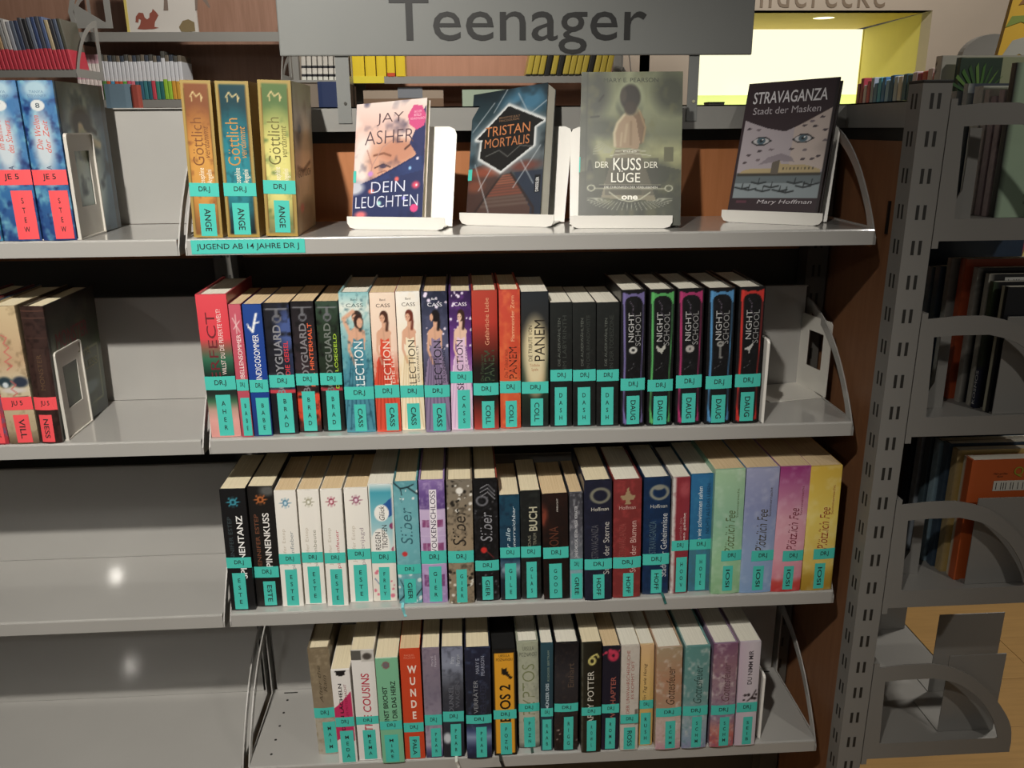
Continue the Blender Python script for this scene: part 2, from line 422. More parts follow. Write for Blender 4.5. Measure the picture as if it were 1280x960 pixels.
# floor laid as boards: individual planks where the photo looks at them (beyond the right rack)
for i in range(9):
    for j in range(3):
        x0 = 1.05 + j * .9 - (i % 2) * .35; y0 = .0 + i * .19
        p = MB().box(x0 + .0006, x0 + .8994, y0 + .0006, y0 + .1894, FLOORZ - .001, FLOORZ + .0015 + .0003 * ((i * 7 + j) % 3), .0008).build('plank', None, fl)
        p.data.materials.append(fl.data.materials[0])
YW = 3.3
NX0, NX1 = atY(862, 60, YW).x, atY(1160, 60, YW).x
NZ0, NZ1 = atY(1100, 131, YW).z - .25, atY(1100, 13, YW).z
BEIGE = metal_paint('beige_plaster', '#b5a899', .8, .2, 300)
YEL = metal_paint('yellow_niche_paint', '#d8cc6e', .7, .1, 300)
mb = MB()
mb.box(-3.2, NX0, YW, YW + .1, FLOORZ, 2.0).box(NX1, 4.2, YW, YW + .1, FLOORZ, 2.0).box(NX0, NX1, YW, YW + .1, NZ1, 2.0).box(NX0, NX1, YW, YW + .1, FLOORZ, NZ0)
structure(mb.build('wall_back', BEIGE))
YN = YW + .85
n2x = atY(1075, 80, YN).x; n2z1 = NZ1
structure(MB().prism([(NX1, YW + .002), (NX1 + .05, YW + .002), (n2x + .05, YN), (n2x, YN)], 'z', NZ0, NZ1).build('trim_1', YEL)).name = 'wall_niche_side'
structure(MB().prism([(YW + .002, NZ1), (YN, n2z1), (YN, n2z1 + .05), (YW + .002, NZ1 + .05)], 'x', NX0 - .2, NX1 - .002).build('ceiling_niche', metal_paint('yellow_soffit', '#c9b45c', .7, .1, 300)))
structure(MB().box(NX0 - .2, n2x + .3, YW + .002, YN, NZ0 - .05, NZ0).build('trim_2', YEL))
structure(MB().box(NX0 - .25, NX0 - .2, YW, YN, NZ0, NZ1).build('wall_niche_left', YEL))
wn = structure(empty('window_1', (0, YN, 0)))
z0w = atY(900, 131, YN).z
def pane(name, za, zb, col, e):
    o = MB().box(NX0 - .2, n2x, 0, .02, za, zb).build(name, flat(col, .4, name='daylit_pane', emit=e), wn); return o
pane('pane', z0w + .055, n2z1, '#fbfbdf', 1.04); pane('pane', NZ0, z0w + .055, '#d6e58c', .95)
MB().box(n2x - .004, n2x + .004, -.012, .0, z0w, n2z1).build('frame', YEL, wn)
cl = MB().cyl((0, 0, 0), .055, .01, 'z', 24).build('diffuser', flat('#fff6cc', .5, name='lamp_glass', emit=1.5))
q = atY(1030, 19, YW + .3); lr = tag(empty('recessed_light', (q.x, q.y, q.z - .014)), 'small round recessed light in the soffit of the yellow window niche', 'light'); cl.parent = lr
MB().ring([(math.cos(a / 24 * 6.283) * .065, math.sin(a / 24 * 6.283) * .065) for a in range(24)], [(math.cos(a / 24 * 6.283) * .055, math.sin(a / 24 * 6.283) * .055) for a in range(24)], 'z', 0, .012).build('bezel', YEL, lr)
structure(MB().box(4.15, 4.2, -3.2, 4.6, FLOORZ, 2.0).build('wall_right', BEIGE))
# wall lettering
zc = atY(1000, 10, YW).z; xa, xb = atY(912, 5, YW).x, atY(1106, 5, YW).x
text_on('wall_lettering', 'Kinderecke', (xa, xb, zc, zc + .135), lambda a, b: (a, YW - .004, b), flat('#7d6c5a', .6, name='letter'), None, spacing=1.15)
tag(bpy.data.objects['wall_lettering'], 'brown playful lettering on the beige wall above the yellow niche', 'lettering')

# ------------------------------------------------------------------ the main shelf unit
A0, A1 = -.965, -.013
B0, B1 = 0.0, WID
struts = {}
def catmull(P, n=4):
    out = []
    for i in range(len(P) - 1):
        p0, p1, p2, p3 = P[max(0, i - 1)], P[i], P[i + 1], P[min(len(P) - 1, i + 2)]
        for j in range(n):
            t = j / n
            out.append(tuple(.5 * ((2 * b) + (-a + c) * t + (2 * a - 5 * b + 4 * c - d) * t * t + (-a + 3 * b - 3 * c + d) * t ** 3) for a, b, c, d in zip(p0, p1, p2, p3)))
    out.append(tuple(P[-1])); return out
BO = [(.215, 0), (.0, 0)] + catmull([(0.0, .010), (.018, .040), (.046, .077), (.081, .113), (.129, .146), (.186, .168)]) + [(.215, .172)]
BI = [(.19, .024), (.026, .024)] + catmull([(.027, .026), (.038, .046), (.066, .080), (.098, .109), (.139, .134), (.183, .149)]) + [(.19, .150)]
def bracket(parent, x, th=.0022):
    o = MB().ring(BO, BI, 'x', x, x + th).build('side_bracket', GREY, parent)
    # folded rim on the arc: a thin lighter edge
    k = len(BO) - 1
    rim_o = BO[1:k]; V = []; mb = MB()
    for (a, b), (c, d) in zip(rim_o, rim_o[1:]):
        pass
    return o
def shelf(k, x0, x1, label, plate=True, py=DEP, left=True, right=True):
    r = tag(empty('metal_shelf', ((x0 + x1) / 2, 0, -k * S)), label, 'shelf', 'metal shelves of the bookcase')
    w2 = (x1 - x0) / 2
    T = .0014
    pr = [(0, 0), (0, LIP - .0025), (.0007, LIP - .0008), (.0025, LIP), (DEP, LIP), (DEP, 0), (DEP - T, 0), (DEP - T, LIP - T), (T, LIP - T), (T, .0), ]
    MB().prism(pr, 'x', -w2, w2).build('tray', GREY, r)
    if left: bracket(r, -w2 - .0026)
    if right: bracket(r, w2 + .0004)
    if plate:
        MB().box(-w2 + .006, w2 - .006, py - .003, py - .0016, LIP + .0006, LIP + .172).box(-w2 + .006, w2 - .006, py - .008, py - .003, LIP + .1705, LIP + .172).build('back_plate', GREY, r)
    return r
names = ['topmost', 'second', 'third', 'lowest visible']
SH = {}
for k in range(4):
    SH['A', k] = shelf(k, A0, A1, 'grey metal shelf of the left bay, %s from the top' % names[k].replace('topmost', 'first'))
    SH['B', k] = shelf(k, B0, B1, ['grey metal shelf holding the face-out display books', 'grey metal shelf under the black ornamental book series and two bookends',
                                   'grey metal shelf under the row ending in four pastel books', 'grey metal shelf under the lowest row of books'][k], plate=(k > 0))
# row of punched holes and slots near the left of the lowest shelf
hb = SH['B', 3]
for i in range(5):
    MB().cyl((-WID / 2 + .03, .03 + .035 * i, LIP - .0005), .0022, .0008).build('punched_hole', DARK, hb)
for i in range(14):
    MB().box(-WID / 2 + .02 + i * .066, -WID / 2 + .045 + i * .066, DEP - .0135, DEP - .0105, LIP - .0005, LIP + .0003).build('slot', DARK, hb)
for k in (1, 2, 3):
    for i in (0, 1): MB().box(WID / 2 - .03 - i * .035, WID / 2 - .012 - i * .035, DEP - .0135, DEP - .0105, LIP - .0005, LIP + .0003).build('slot', DARK, SH['B', k])
# label strip on the first shelf
p0, p1 = atY(238, 318, -.001), atY(382, 318, -.001); zb = p0.z; 
sl = MB().box(p0.x + .002 - WID / 2, p1.x - WID / 2, -.0008, -.0001, .0018, .0205).build('shelf_label', TEAL, SH['B', 0]); sl['label'] = 'teal label strip reading JUGEND AB 14 JAHRE DR J'
text_on('lettering', 'JUGEND AB 14 JAHRE DR J', (p0.x + .009 - WID / 2, p1.x - .008 - WID / 2, .006, .0155), lambda a, b: (a, -.0011, b), INK, sl, bold=.004)

REARM = metal_paint('shaded_post_metal', '#55534f', .5, .03)  # post metal darkened to carry the shade behind the shelves
# posts with slots
def post(name, x0, x1, y0, y1, z0, z1, label, front=True, side=True, pz=None, pitch=S / 7.1, mat=None, parent=None, slots_to=-1.0, nmax=60):
    if parent is None: r = tag(empty(name, (0, 0, 0)), label, 'post')
    else: r = parent
    T = .002
    o = [(x0, y0), (x1, y0), (x1, y1), (x0, y1)]; i_ = [(x0 + T, y0 + T), (x1 - T, y0 + T), (x1 - T, y1 - T), (x0 + T, y1 - T)]
    tube = MB().ring(o, i_, 'z', z0, z1).build('upright', mat or GREYP, r)
    MB().box(x0 - .001, x1 + .001, y0 - .001, y1 + .001, z1, z1 + .004, .0012).build('end_cap', DARK, r)
    z = pz if pz is not None else z1 - .02; cx = (x0 + x1) / 2; cy = (y0 + y1) / 2; n = 0
    while z > slots_to and n < nmax:
        if front:
            for dx in (-.0055, .0045): MB().box(cx + dx - .0021, cx + dx + .0021, y0 - .0004, y0 + .0006, z - .0098, z + .0098, 0).build('slot', DARK, r)
        if side:
            for dy in (-.005, .005): MB().box(x0 - .0004, x0 + .0006, cy + dy - .0019, cy + dy + .0019, z - .0098, z + .0098, 0).build('slot', DARK, r)
        z -= pitch; n += 1
    return r
# right unit: geometry around the post that stands in front of the brown side panel
PX = .9936; PY = -.038
pz_ = []
def slot_z(n):   # slots follow the same pitch as the brackets: six per shelf
    return 0.19137 - n * (S / 6)
right_post = post('slotted_post', PX - .021, PX + .0185, PY, PY + .036, FLOORZ, .2135, 'grey slotted metal post with black cap before the brown side panel', pz=slot_z(0), pitch=S / 6, slots_to=-.95)
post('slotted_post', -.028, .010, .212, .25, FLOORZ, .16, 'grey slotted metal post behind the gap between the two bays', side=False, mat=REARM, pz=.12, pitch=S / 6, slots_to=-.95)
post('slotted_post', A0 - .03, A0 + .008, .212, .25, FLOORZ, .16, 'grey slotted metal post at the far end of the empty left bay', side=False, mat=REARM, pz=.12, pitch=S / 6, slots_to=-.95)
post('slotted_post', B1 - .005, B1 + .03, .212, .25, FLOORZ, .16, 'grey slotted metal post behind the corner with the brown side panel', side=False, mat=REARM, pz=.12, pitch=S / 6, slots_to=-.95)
# beam on top, its return to the front post, and dark strips standing in for the shaded gap below
bt = tag(empty('top_beam', (0, 0, 0)), 'grey horizontal top beam running behind the display books', 'beam')
zt, zb_ = .194, .158
MB().box(A0, 1.005, .206, .2085, zb_, zt).box(A0, 1.005, .206, .245, zt - .002, zt).build('face', GREYD, bt)
MB().box(.984, .9865, -.002, .206, zb_, zt).box(.984, 1.01, -.002, .245, zt - .002, zt).build('side_face', GREYD, bt)
MB().box(A0, 1.0, .247, .254, .14, zb_).build('shade_gap_strip', DARK, bt)
MB().box(.9875, .995, .0, .24, .14, zb_).build('shade_gap_strip', DARK, bt)
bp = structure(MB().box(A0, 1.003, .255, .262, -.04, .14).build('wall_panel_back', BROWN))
bp2 = structure(MB().box(A0, 1.003, .255, .262, FLOORZ, -.04).build('wall_panel_lower', metal_paint('shade_dark_panel', '#4b4843', .6, .03)))  # dark grey stands in for the shade behind the lower shelves
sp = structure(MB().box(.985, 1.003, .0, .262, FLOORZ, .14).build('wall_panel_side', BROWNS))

q = atX_(1113, 262, .9845); ck = tag(MB().box(.9815, .9848, q.y, q.y + .004, q.z - .035, q.z + .012).build('black_clip', flat('#111111', .4, name='black_plastic')), 'narrow black clip on the brown side panel beside the slotted post', 'clip')
# the hanging sign
sg = tag(empty('category_sign', (0, 0, 0)), 'grey sign plate reading Teenager on two metal strips above the display books', 'sign')
YS = .2
a, b = atY(350, 72, YS), atY(940, 67, YS)
zbot = (a.z + b.z) / 2
SIGNM = metal_paint('sign_grey', '#7f817f', .38, .03)
MB().box(a.x, b.x, YS, YS + .004, zbot, zbot + .16, .002).build('plate', SIGNM, sg)
l0, l1 = atY(487, 30, YS).x, atY(808, 30, YS).x
zbase = atY(640, 53.5, YS).z; zdesc = atY(640, 68, YS).z; ztop = atY(640, -3.5, YS).z
text_on('lettering', 'Teenager', (l0, l1, zdesc, ztop), lambda a_, b_: (a_, YS - .0008, b_), flat('#232323', .5, name='sign_black'), sg, bold=.002)
for x0, x1 in ((420, 437), (860, 873)):
    c0, c1 = atY(x0, 100, YS + .005).x, atY(x1, 100, YS + .005).x
    zz = zb_ + .012
    MB().box(c0, c1, YS + .0042, YS + .0058, zz, zbot + .1, 0).build('hanger_strip', SIGNM, sg)
    MB().cyl(((c0 + c1) / 2 + .002, YS + .003, atY(640, 128, YS).z), .0024, .0012, 'y', 12).build('screw', flat('#5c5a55' if x0 == 420 else '#f0ecc8', .3, .5), sg)

# ------------------------------------------------------------------ perpendicular rack on the right
RX = 1.0125
RO = [(0, 0), (0, .177), (.047, .181)] + catmull([(.087, .181), (.129, .171), (.166, .15), (.205, .113), (.232, .077), (.246, .049), (.251, .02)]) + [(.251, 0)]
RI = [(.022, .030), (.017, .151), (.05, .153)] + catmull([(.098, .153), (.135, .143), (.16, .128), (.183, .108), (.203, .082), (.216, .058), (.226, .032)]) + [(.226, .030)]
rs_label = ['holding tall picture books', 'with black and orange books', 'with the orange barcoded book', 'empty but for grey bookends']
for k in range(4):
    zb = .008 - k * S
    r = tag(empty('rack_shelf', (RX, -.03, zb)), 'grey shelf of the rack beyond the slotted post, %s' % rs_label[k], 'shelf', 'shelves of the perpendicular rack')
    D = .95 if k < 3 else .42
    MB().box(0.004, .258, .002, D, .0209, .0223).box(.004, .258, 0.0, .0022, 0, .0223).box(.256, .258, .002, D, 0, .0223).box(.004, .258, D - .002, D, 0, .0223).build('tray', GREYP, r)
    MB().ring([(x + .008, z) for x, z in RO], [(x + .008, z) for x, z in RI], 'y', -.004, -.0015).build('side_bracket', GREYP, r)
    MB().ring([(x + .008, z) for x, z in RO], [(x + .008, z) for x, z in RI], 'y', D + .001, D + .0035).build('side_bracket', GREYP, r)
    MB().box(.003, .012, -.0045, .02, -.01, .186).build('hook_plate', GREYP, r)
    if k < 3:
        g = [(1212, 160), (1227, 160), (1211, 276), (1180, 272), (1202, 237), (1209, 192)]
        G = [atY(px, py, .03) for px, py in g]
        MB().prism([(p.x - RX, p.z - .008) for p in G], 'y', .058, .0605).build('gusset', GREYP, r)
    MB().box(.0025, .0045, .06, D - .02, .0, .17).build('back_plate', GREYP, r)
post('slotted_post', PX - .021, PX + .0185, .95, .986, FLOORZ, .2135, 'grey slotted post at the rear of the perpendicular rack', front=False, side=False)

# bookends / stands -------------------------------------------------
def bookend(x, y, z, wdt, hgt, foot, lab, mat=WHITE, rz=0, win=(.22, .78, .36, .80), group='metal bookends', footdir=1, round_=.005):
    """upright plate in the y-z plane with a window, foot along x"""
    r = tag(empty('bookend', (x, y, z), (0, 0, rz)), lab, 'bookend', group)
    T = .0016
    o = [(0, 0), (wdt, 0), (wdt, hgt - round_), (wdt - round_ * .3, hgt - round_ * .3), (wdt - round_, hgt), (round_, hgt), (round_ * .3, hgt - round_ * .3), (0, hgt - round_)]
    a, b, c, d = win[0] * wdt, win[1] * wdt, win[2] * hgt, win[3] * hgt
    i_ = [(a, c), (b, c), (b, d - .001), (b, d - .0005), (b - .001, d), (a + .001, d), (a, d - .0005), (a, d - .001)]
    MB().ring(o, i_, 'x', 0, T).build('upright_plate', mat, r)
    # folded rim
    MB().ring(o, [(p[0] + (.0022 if p[0] < wdt / 2 else -.0022), p[1] + (.0022 if p[1] < hgt / 2 else -.0022)) for p in o], 'x', T, .0042).build('rim', mat, r)
    MB().box(min(0, footdir * foot), max(0, footdir * foot), .0, wdt, 0, .0014).build('foot_plate', mat, r)
    return r
def solid_bookend(y, x0, z, wdt, hgt, lab, foot=.08):
    r = tag(empty('bookend', (x0, y, z)), lab, 'bookend', 'grey bookends of the rack')
    MB().box(0, wdt, 0, .0018, 0, hgt, .0006).build('upright_plate', GREYP, r)
    MB().box(0, wdt, .0018, foot, 0, .0014).build('foot_plate', GREYP, r)
    return r
def stand(x, y, yaw, lean, lab, wdt=.146, hgt=.148, dpt=.05):
    """white display easel: front lip, base tray, sloped back plate"""
    r = tag(empty('display_stand', (x, y, LIP + .0003), (0, 0, yaw)), lab, 'stand', 'white metal display stands')
    T = .0016; w2 = wdt / 2; rc = .012
    lip = [(-w2, .018), (-w2, rc * .7), (-w2 + rc * .3, rc * .2), (-w2 + rc, 0), (w2 - rc, 0), (w2 - rc * .3, rc * .2), (w2, rc * .7), (w2, .018)]
    MB().prism(lip, 'y', 0, T).build('front_lip', WHITE, r)
    MB().box(-w2 + .006, w2 - .006, T, dpt, .0012, .0012 + T).build('base_tray', WHITE, r)
    H = hgt; pl = [(-w2, 0), (w2, 0), (w2, H - rc), (w2 - rc * .3, H - rc * .3), (w2 - rc, H), (-w2 + rc, H), (-w2 + rc * .3, H - rc * .3), (-w2, H - rc)]
    p = MB().prism(pl, 'y', 0, T).build('back_plate', WHITE, r); p.location = (0, dpt, .0012); p.rotation_euler = (-lean, 0, 0)
    return r

# ------------------------------------------------------------------ face-out display books
def display_book(W, H, T, layers, x, y, yaw, lean, roll, stand_, label, side='#222222', pg='c', texts=(), sticker=None, hard=False, res=(96, 140), spine='#333333', seed=3, gain=1.0):
    # the stand under it: lip just before the nearest bottom corner, sloped plate just behind the farthest
    spx, syaw, slab = stand_
    ca, sa = math.cos(syaw), math.sin(syaw); cb, sb = math.cos(yaw), math.sin(yaw)
    loc = []
    for lx, ly in ((-W / 2, 0), (W / 2, 0), (-W / 2, T), (W / 2, T)):
        wx, wy = x + cb * lx - sb * ly, y + sb * lx + cb * ly; loc.append(-sa * wx + ca * wy)
    sx0 = atY(spx, 285, y - .01).x
    off = min(loc) - .0028; sy0 = (off + sa * sx0) / ca
    stand(sx0, sy0, syaw, lean, slab, dpt=max(loc) - min(loc) + .012)
    root = tag(empty('book', (x, y, LIP + .0045), (-lean, roll, yaw), ), label, 'book', 'display books standing face-out')
    root.rotation_mode = 'XYZ'
    nu, nz = res; nv_ = int(nz * .92); art = paint(nu, nv_, layers, seed) * gain; art = np.concatenate([np.repeat(art[:1], nz - nv_, 0), art], 0)
    us = np.linspace(-W / 2, W / 2, nu); zs = np.linspace(0, H, nz)
    V = [(u, 0, z) for z in zs for u in us]; C = [tuple(art[j, i]) for j in range(nz) for i in range(nu)]
    F = [(j * nu + i, j * nu + i + 1, (j + 1) * nu + i + 1, (j + 1) * nu + i) for j in range(nz - 1) for i in range(nu - 1)]
    cth = .0026 if hard else .0008
    sc = tuple(s2l(c) for c in hx(spine)); sd = tuple(s2l(c) for c in hx(side))
    def box(x0, x1, y0, y1, z0, z1, c):
        n = len(V)
        for z in (z0, z1):
            for yy in (y0, y1):
                for xx in (x0, x1): V.append((xx, yy, z)); C.append(c)
        for q in ((0, 2, 3, 1), (4, 5, 7, 6), (0, 1, 5, 4), (2, 6, 7, 3), (0, 4, 6, 2), (1, 3, 7, 5)): F.append(tuple(n + i for i in q))
    box(-W / 2, W / 2, .0002, cth, 0, H, sd)
    box(-W / 2, W / 2, T - cth, T, 0, H, sd)
    box(-W / 2 - .0004, -W / 2 + cth, .0002, T, 0, H, sc)
    me = bpy.data.meshes.new('cover'); me.from_pydata(V, [], F); me.update(); color_attr(me, np.array(C)); link('cover', me, PRINT, root)
    q = .003 if hard else .0006
    pb = MB().box(-W / 2 + cth + .0002, W / 2 - (q + .0005), cth + .0001, T - cth - .0001, q, H - q); o = pb.build('page_block', PG[pg], root)
    def s_(a, b): return ((a - .5) * W, -.0003, (.08 + .92 * b) * H)
    for t in texts:
        body, u0, u1, v0, v1, col = t[:6]; rt = t[6] if len(t) > 6 else 0; kw = t[7] if len(t) > 7 else {}
        text_on('lettering', body, (u0, u1, v0, v1), s_, flat(col, .45, name='print_ink'), root, rot=rt, **kw)
    if sticker:
        v0, v1, wd = sticker
        MB().box(-W / 2 - .0007, -W / 2 + wd, -.0005, T * .6, v0 * H, v1 * H).build('genre_sticker', TEAL, root)
    return root
thin = dict(bold=-.012)
# 1 rose and navy
c1 = [('g', [(0, '#2a2c4c'), (.22, '#2c3158'), (.4, '#c99a8c'), (.62, '#e2b9a8'), (.8, '#ecc8bd'), (1, '#f0dcd4')]),
      ('n', '#f6e6de', .5, 4, .5), ('e', .12, .5, .14, .22, '#f1e2dc', .5), ('e', .55, .47, .38, .2, '#d9a68e', .4), ('e', .62, .55, .25, .1, '#c98f76', .6),
      ('l', [(.28, .53), (.42, .545), (.52, .52)], .018, '#8a5a48'), ('l', [(.72, .57), (.82, .62), (.92, .6)], .018, '#5a3a34'),
      ('l', [(.3, .42), (.42, .45), (.52, .42)], .012, '#4a2f30'), ('e', .42, .43, .05, .018, '#5a4a5c', .5), ('l', [(.34, .37), (.44, .39), (.54, .36)], .01, '#a5705e'),
      ('l', [(.18, .58), (.26, .44), (.24, .36)], .01, '#b5827a'), ('l', [(.26, .44), (.4, .6), (.55, .66)], .008, '#b99086'),
      ('p', [(0, .22), (.0, .26), (.3, .33), (.6, .42), (.85, .5), (1, .62), (1, 0), (0, 0)], '#2b3560'), ('p', [(.2, .28), (.6, .4), (.9, .5), (1, .5), (1, .38), (.6, .33)], '#35487c', .6),
      ('p', [(1, .5), (1, .95), (.93, .86), (.86, .74), (.78, .62), (.9, .5)], '#343a66'), ('n', '#1d2344', .35, 6, .6), ('e', .0, .25, .15, .06, '#c9ccd8', .6),
      ('p', [(.74, .86), (.82, .95), (.94, .94), (1, .85), (.97, .76), (.87, .73), (.77, .78)], '#d8568a'),
      ('e', .89, .25, .05, .03, '#e8506e', .9), ('e', .9, .25, .015, .01, '#ffe8f0', .5), ('e', .24, .37, .035, .022, '#c98fd6', .8), ('e', .26, .215, .04, .02, '#e87a68', .8),
      ('e', .62, .31, .03, .02, '#f0706a', .8), ('e', .8, .4, .02, .015, '#9ac8f0', .6), ('e', .9, .48, .02, .012, '#e8e0f0', .6), ('e', .38, .105, .03, .02, '#a8e0d8', .7),
      ('e', .73, .14, .025, .016, '#8a80e8', .7), ('e', .12, .01, .08, .03, '#e87a80', .9), ('e', .88, .05, .055, .035, '#e0508a', .1)]
display_book(.1147, .1832, .0115, c1, .2604, .0857, -.40, .32, -.066, (495, -.24, 'white metal display stand under the pink and navy paperback'), 'pink and navy paperback with a half-hidden face on the first white stand', gain=.92, spine='#b9a8b4', side='#e8e0d8', pg='c', sticker=(.36, .455, .004),
             texts=[('JAY', .3, .68, .79, .9, '#5a4248', 0, thin), ('ASHER', .14, .84, .63, .75, '#5c464e', 0, thin), ('DEIN', .26, .74, .205, .3, '#d8dcec', 0, thin), ('LEUCHTEN', .04, .93, .075, .175, '#d8dcec', 0, thin),
                    ('NACH DEM\nBESTSELLER\nNUN AUCH ALS BUCH', .78, .98, .82, .9, '#f4c8dc', 0)])
# 2 dark teal thriller
c2 = [('g', [(0, '#20282c'), (.2, '#3a4246'), (.42, '#70787c'), (.6, '#5e6c72'), (.8, '#31474f'), (1, '#1d2a31')]), ('n', '#46687a', .55, 3, .55), ('e', .72, .88, .3, .1, '#4d7f9c', .9), ('n', '#20292e', .5, 5, .6),
      ('p', [(0, .1), (0, .36), (.2, .4), (.4, .36), (.45, .32), (.15, .0), (0, 0)], '#5a3d36', .8), ('n', '#b25a40', .0, 8), ('e', .25, .33, .22, .04, '#9a5542', .9), ('e', .75, .35, .2, .04, '#7c4c44', .9), ('e', .1, .22, .12, .05, '#85503f', .9),
      ('p', [(.62, .3), (1, .3), (1, 0), (.85, 0)], '#333b4c', .9), ('p', [(.14, 0), (.44, .3), (.58, .3), (.86, 0)], '#5c4640')]
for i in range(11):
    v = .285 * (1 - i / 11) ** .75 * 1.0; hw = .07 + (.3 - v) * .95
    c2 += [('l', [(.51 - hw, v - .003), (.51 + hw, v)], .012 + .012 * (1 - v / .3), ['#a5644e', '#8a5142', '#6e5c54'][min(2, i // 4)], .8)]
c2 += [('l', [(.51 - .4, .0), (.46, .3)], .02, '#3a2e2c'), ('l', [(.9, .0), (.58, .3)], .02, '#3a2e2c')]
c2 += [('l', a, .011, '#c9d2d8', .55) for a in ([(.3, .82), (.47, 1.0)], [(.62, .95), (.78, .76)], [(.75, .75), (1, .86)], [(.02, .68), (.3, .9)], [(.15, .18), (.44, .5)], [(.62, .18), (.95, .5)], [(.7, .4), (.88, .2)], [(.3, 0), (.08, .4)])]
hexo = [(.08, .61), (.5, .86), (.98, .7), (.86, .66), (.86, .51), (.44, .325), (.14, .45), (.16, .6)]
def scale(P, s_, c=(.5, .6)): return [(c[0] + (x - c[0]) * s_, c[1] + (y - c[1]) * s_) for x, y in P]
c2 += [('l', scale(hexo, 1.03) + [scale(hexo, 1.03)[0]], .075, '#aab6bc', .35), ('l', scale(hexo, 1.01) + [scale(hexo, 1.01)[0]], .035, '#f0f4f4', .95), ('p', hexo, '#1c1c1c'),
       ('l', [(.22, .46), (.4, .5), (.52, .44), (.68, .52), (.84, .5)], .008, '#6a6a68'), ('r', .9, .97, .12, .26, '#1a1d22')]
display_book(.129, .2043, .027, c2, .4304, .1158, -.56, .34, -.112, (632, -.36, 'white metal display stand under the black hexagon thriller'), 'dark teal thriller with a black hexagon and a boardwalk on its cover', gain=.72, spine='#26343a', side='#2a2c2c', pg='w', sticker=(.335, .42, .006), hard=False,
             texts=[('TRISTAN', .2, .8, .625, .705, '#c07a4c', 0), ('MORTALIS', .2, .8, .53, .605, '#b5744a', 0), ('BRIGITTE JULY\nMACDOUGAL', .38, .66, .735, .775, '#8a6a50'), ('DRESSLER', .915, .955, .135, .25, '#e8e8e8', 90)])
# 3 olive novel
c3 = [('g', [(0, '#2e3126'), (.12, '#45483a'), (.3, '#8b8d66'), (.42, '#b9ba8a'), (.55, '#7d8268'), (.75, '#9aa07e'), (1, '#7f8568')]), ('n', '#4a4f42', .75, 3, .47), ('n', '#b8be98', .4, 5, .58),
      ('e', .12, .85, .16, .18, '#4a4e44', .7), ('e', .88, .85, .16, .14, '#4e5244', .8), ('e', .2, .6, .2, .07, '#575c4e', .9),
      ('r', .83, .92, .36, .46, '#6c6c50'), ('p', [(0, 0), (0, .28), (.2, .32), (.5, .28), (.8, .33), (1, .3), (1, 0)], '#3d4132', .75), ('n', '#7c7c56', .3, 9, .55),
      ('p', [(.22, .1), (.257, .216), (.32, .38), (.35, .45), (.575, .45), (.62, .38), (.7, .216), (.76, .08)], '#8f8870'), ('p', [(.3, .12), (.36, .36), (.57, .36), (.62, .12)], '#5c5846', .6),
      ('p', [(.45, .73), (.43, .69), (.37, .636), (.333, .56), (.335, .48), (.36, .455), (.575, .45), (.61, .55), (.62, .636), (.57, .69), (.54, .74)], '#b09678'), ('l', [(.43, .69), (.365, .63), (.335, .56), (.345, .47)], .022, '#d8caa8', .8), ('n', '#8e765a', .25, 9, .5) if False else ('l', [(.44, .5), (.46, .62)], .02, '#c8b492', .6),
      ('l', [(.5, .48), (.5, .64)], .02, '#937a5c', .6), ('l', [(.4, .47), (.41, .56)], .015, '#cbb896', .6), ('p', [(.5, .76), (.57, .74), (.63, .66), (.645, .56), (.6, .47), (.57, .56), (.55, .66), (.49, .7)], '#7c6146', .85), ('l', [(.58, .72), (.64, .6), (.62, .5)], .018, '#b0956c', .6),
      ('e', .487, .815, .125, .115, '#aab391', .5), ('e', .487, .815, .1, .095, '#2f2a22', .25), ('e', .49, .74, .06, .05, '#3c3024', .4), ('e', .42, .83, .03, .05, '#4a4236', .6),
      ('r', .26, .78, .12, .385, '#3f3f34', .5), ('l', [(.2, .19), (.8, .19)], .006, '#d8d8c0'), ('l', [(.15, .165), (.85, .165)], .006, '#d8d8c0'), ('r', .2, .8, .168, .188, '#2c2c24', .8),
      ('o', .12, .17, .035, .02, .25, '#cfd0b8'), ('o', .88, .17, .035, .02, .25, '#cfd0b8'), ('l', [(.3, .14), (.4, .09), (.5, .075), (.6, .09), (.7, .14)], .008, '#d0d0b8'), ('l', [(.3, .4), (.5, .42), (.7, .4)], .006, '#d0d0b8'), ('l', [(.35, .43), (.5, .445), (.65, .43)], .006, '#d0d0b8')]
for i in range(26):
    an = math.pi * (i + .5) / 26 * 1.0; c3.append(('l', [(.5 + .28 * math.cos(an), .1 - .03 * math.sin(an)), (.5 + .42 * math.cos(an), .1 - .09 * math.sin(an))], .005, '#b0b2a0', .7))
for i in range(10):
    an = math.pi * (.75 + .03 * i); c3.append(('l', [(.4 + .1 * math.cos(an), .42 + .03 * math.sin(an)), (.38 + .25 * math.cos(an), .42 + .11 * math.sin(an))], .005, '#b0b29a', .6))
c3 += [('l', [(.06, .0), (.06, 1)], .012, '#3a3d33', .5), ('l', [(.09, .3), (.1, .36), (.12, .3)], .02, '#2e3126'), ('l', [(.18, .79), (.22, .83)], .015, '#2e2f28'), ('l', [(.1, .675), (.18, .68)], .012, '#2e2f28')]
serif = dict(bold=.004)
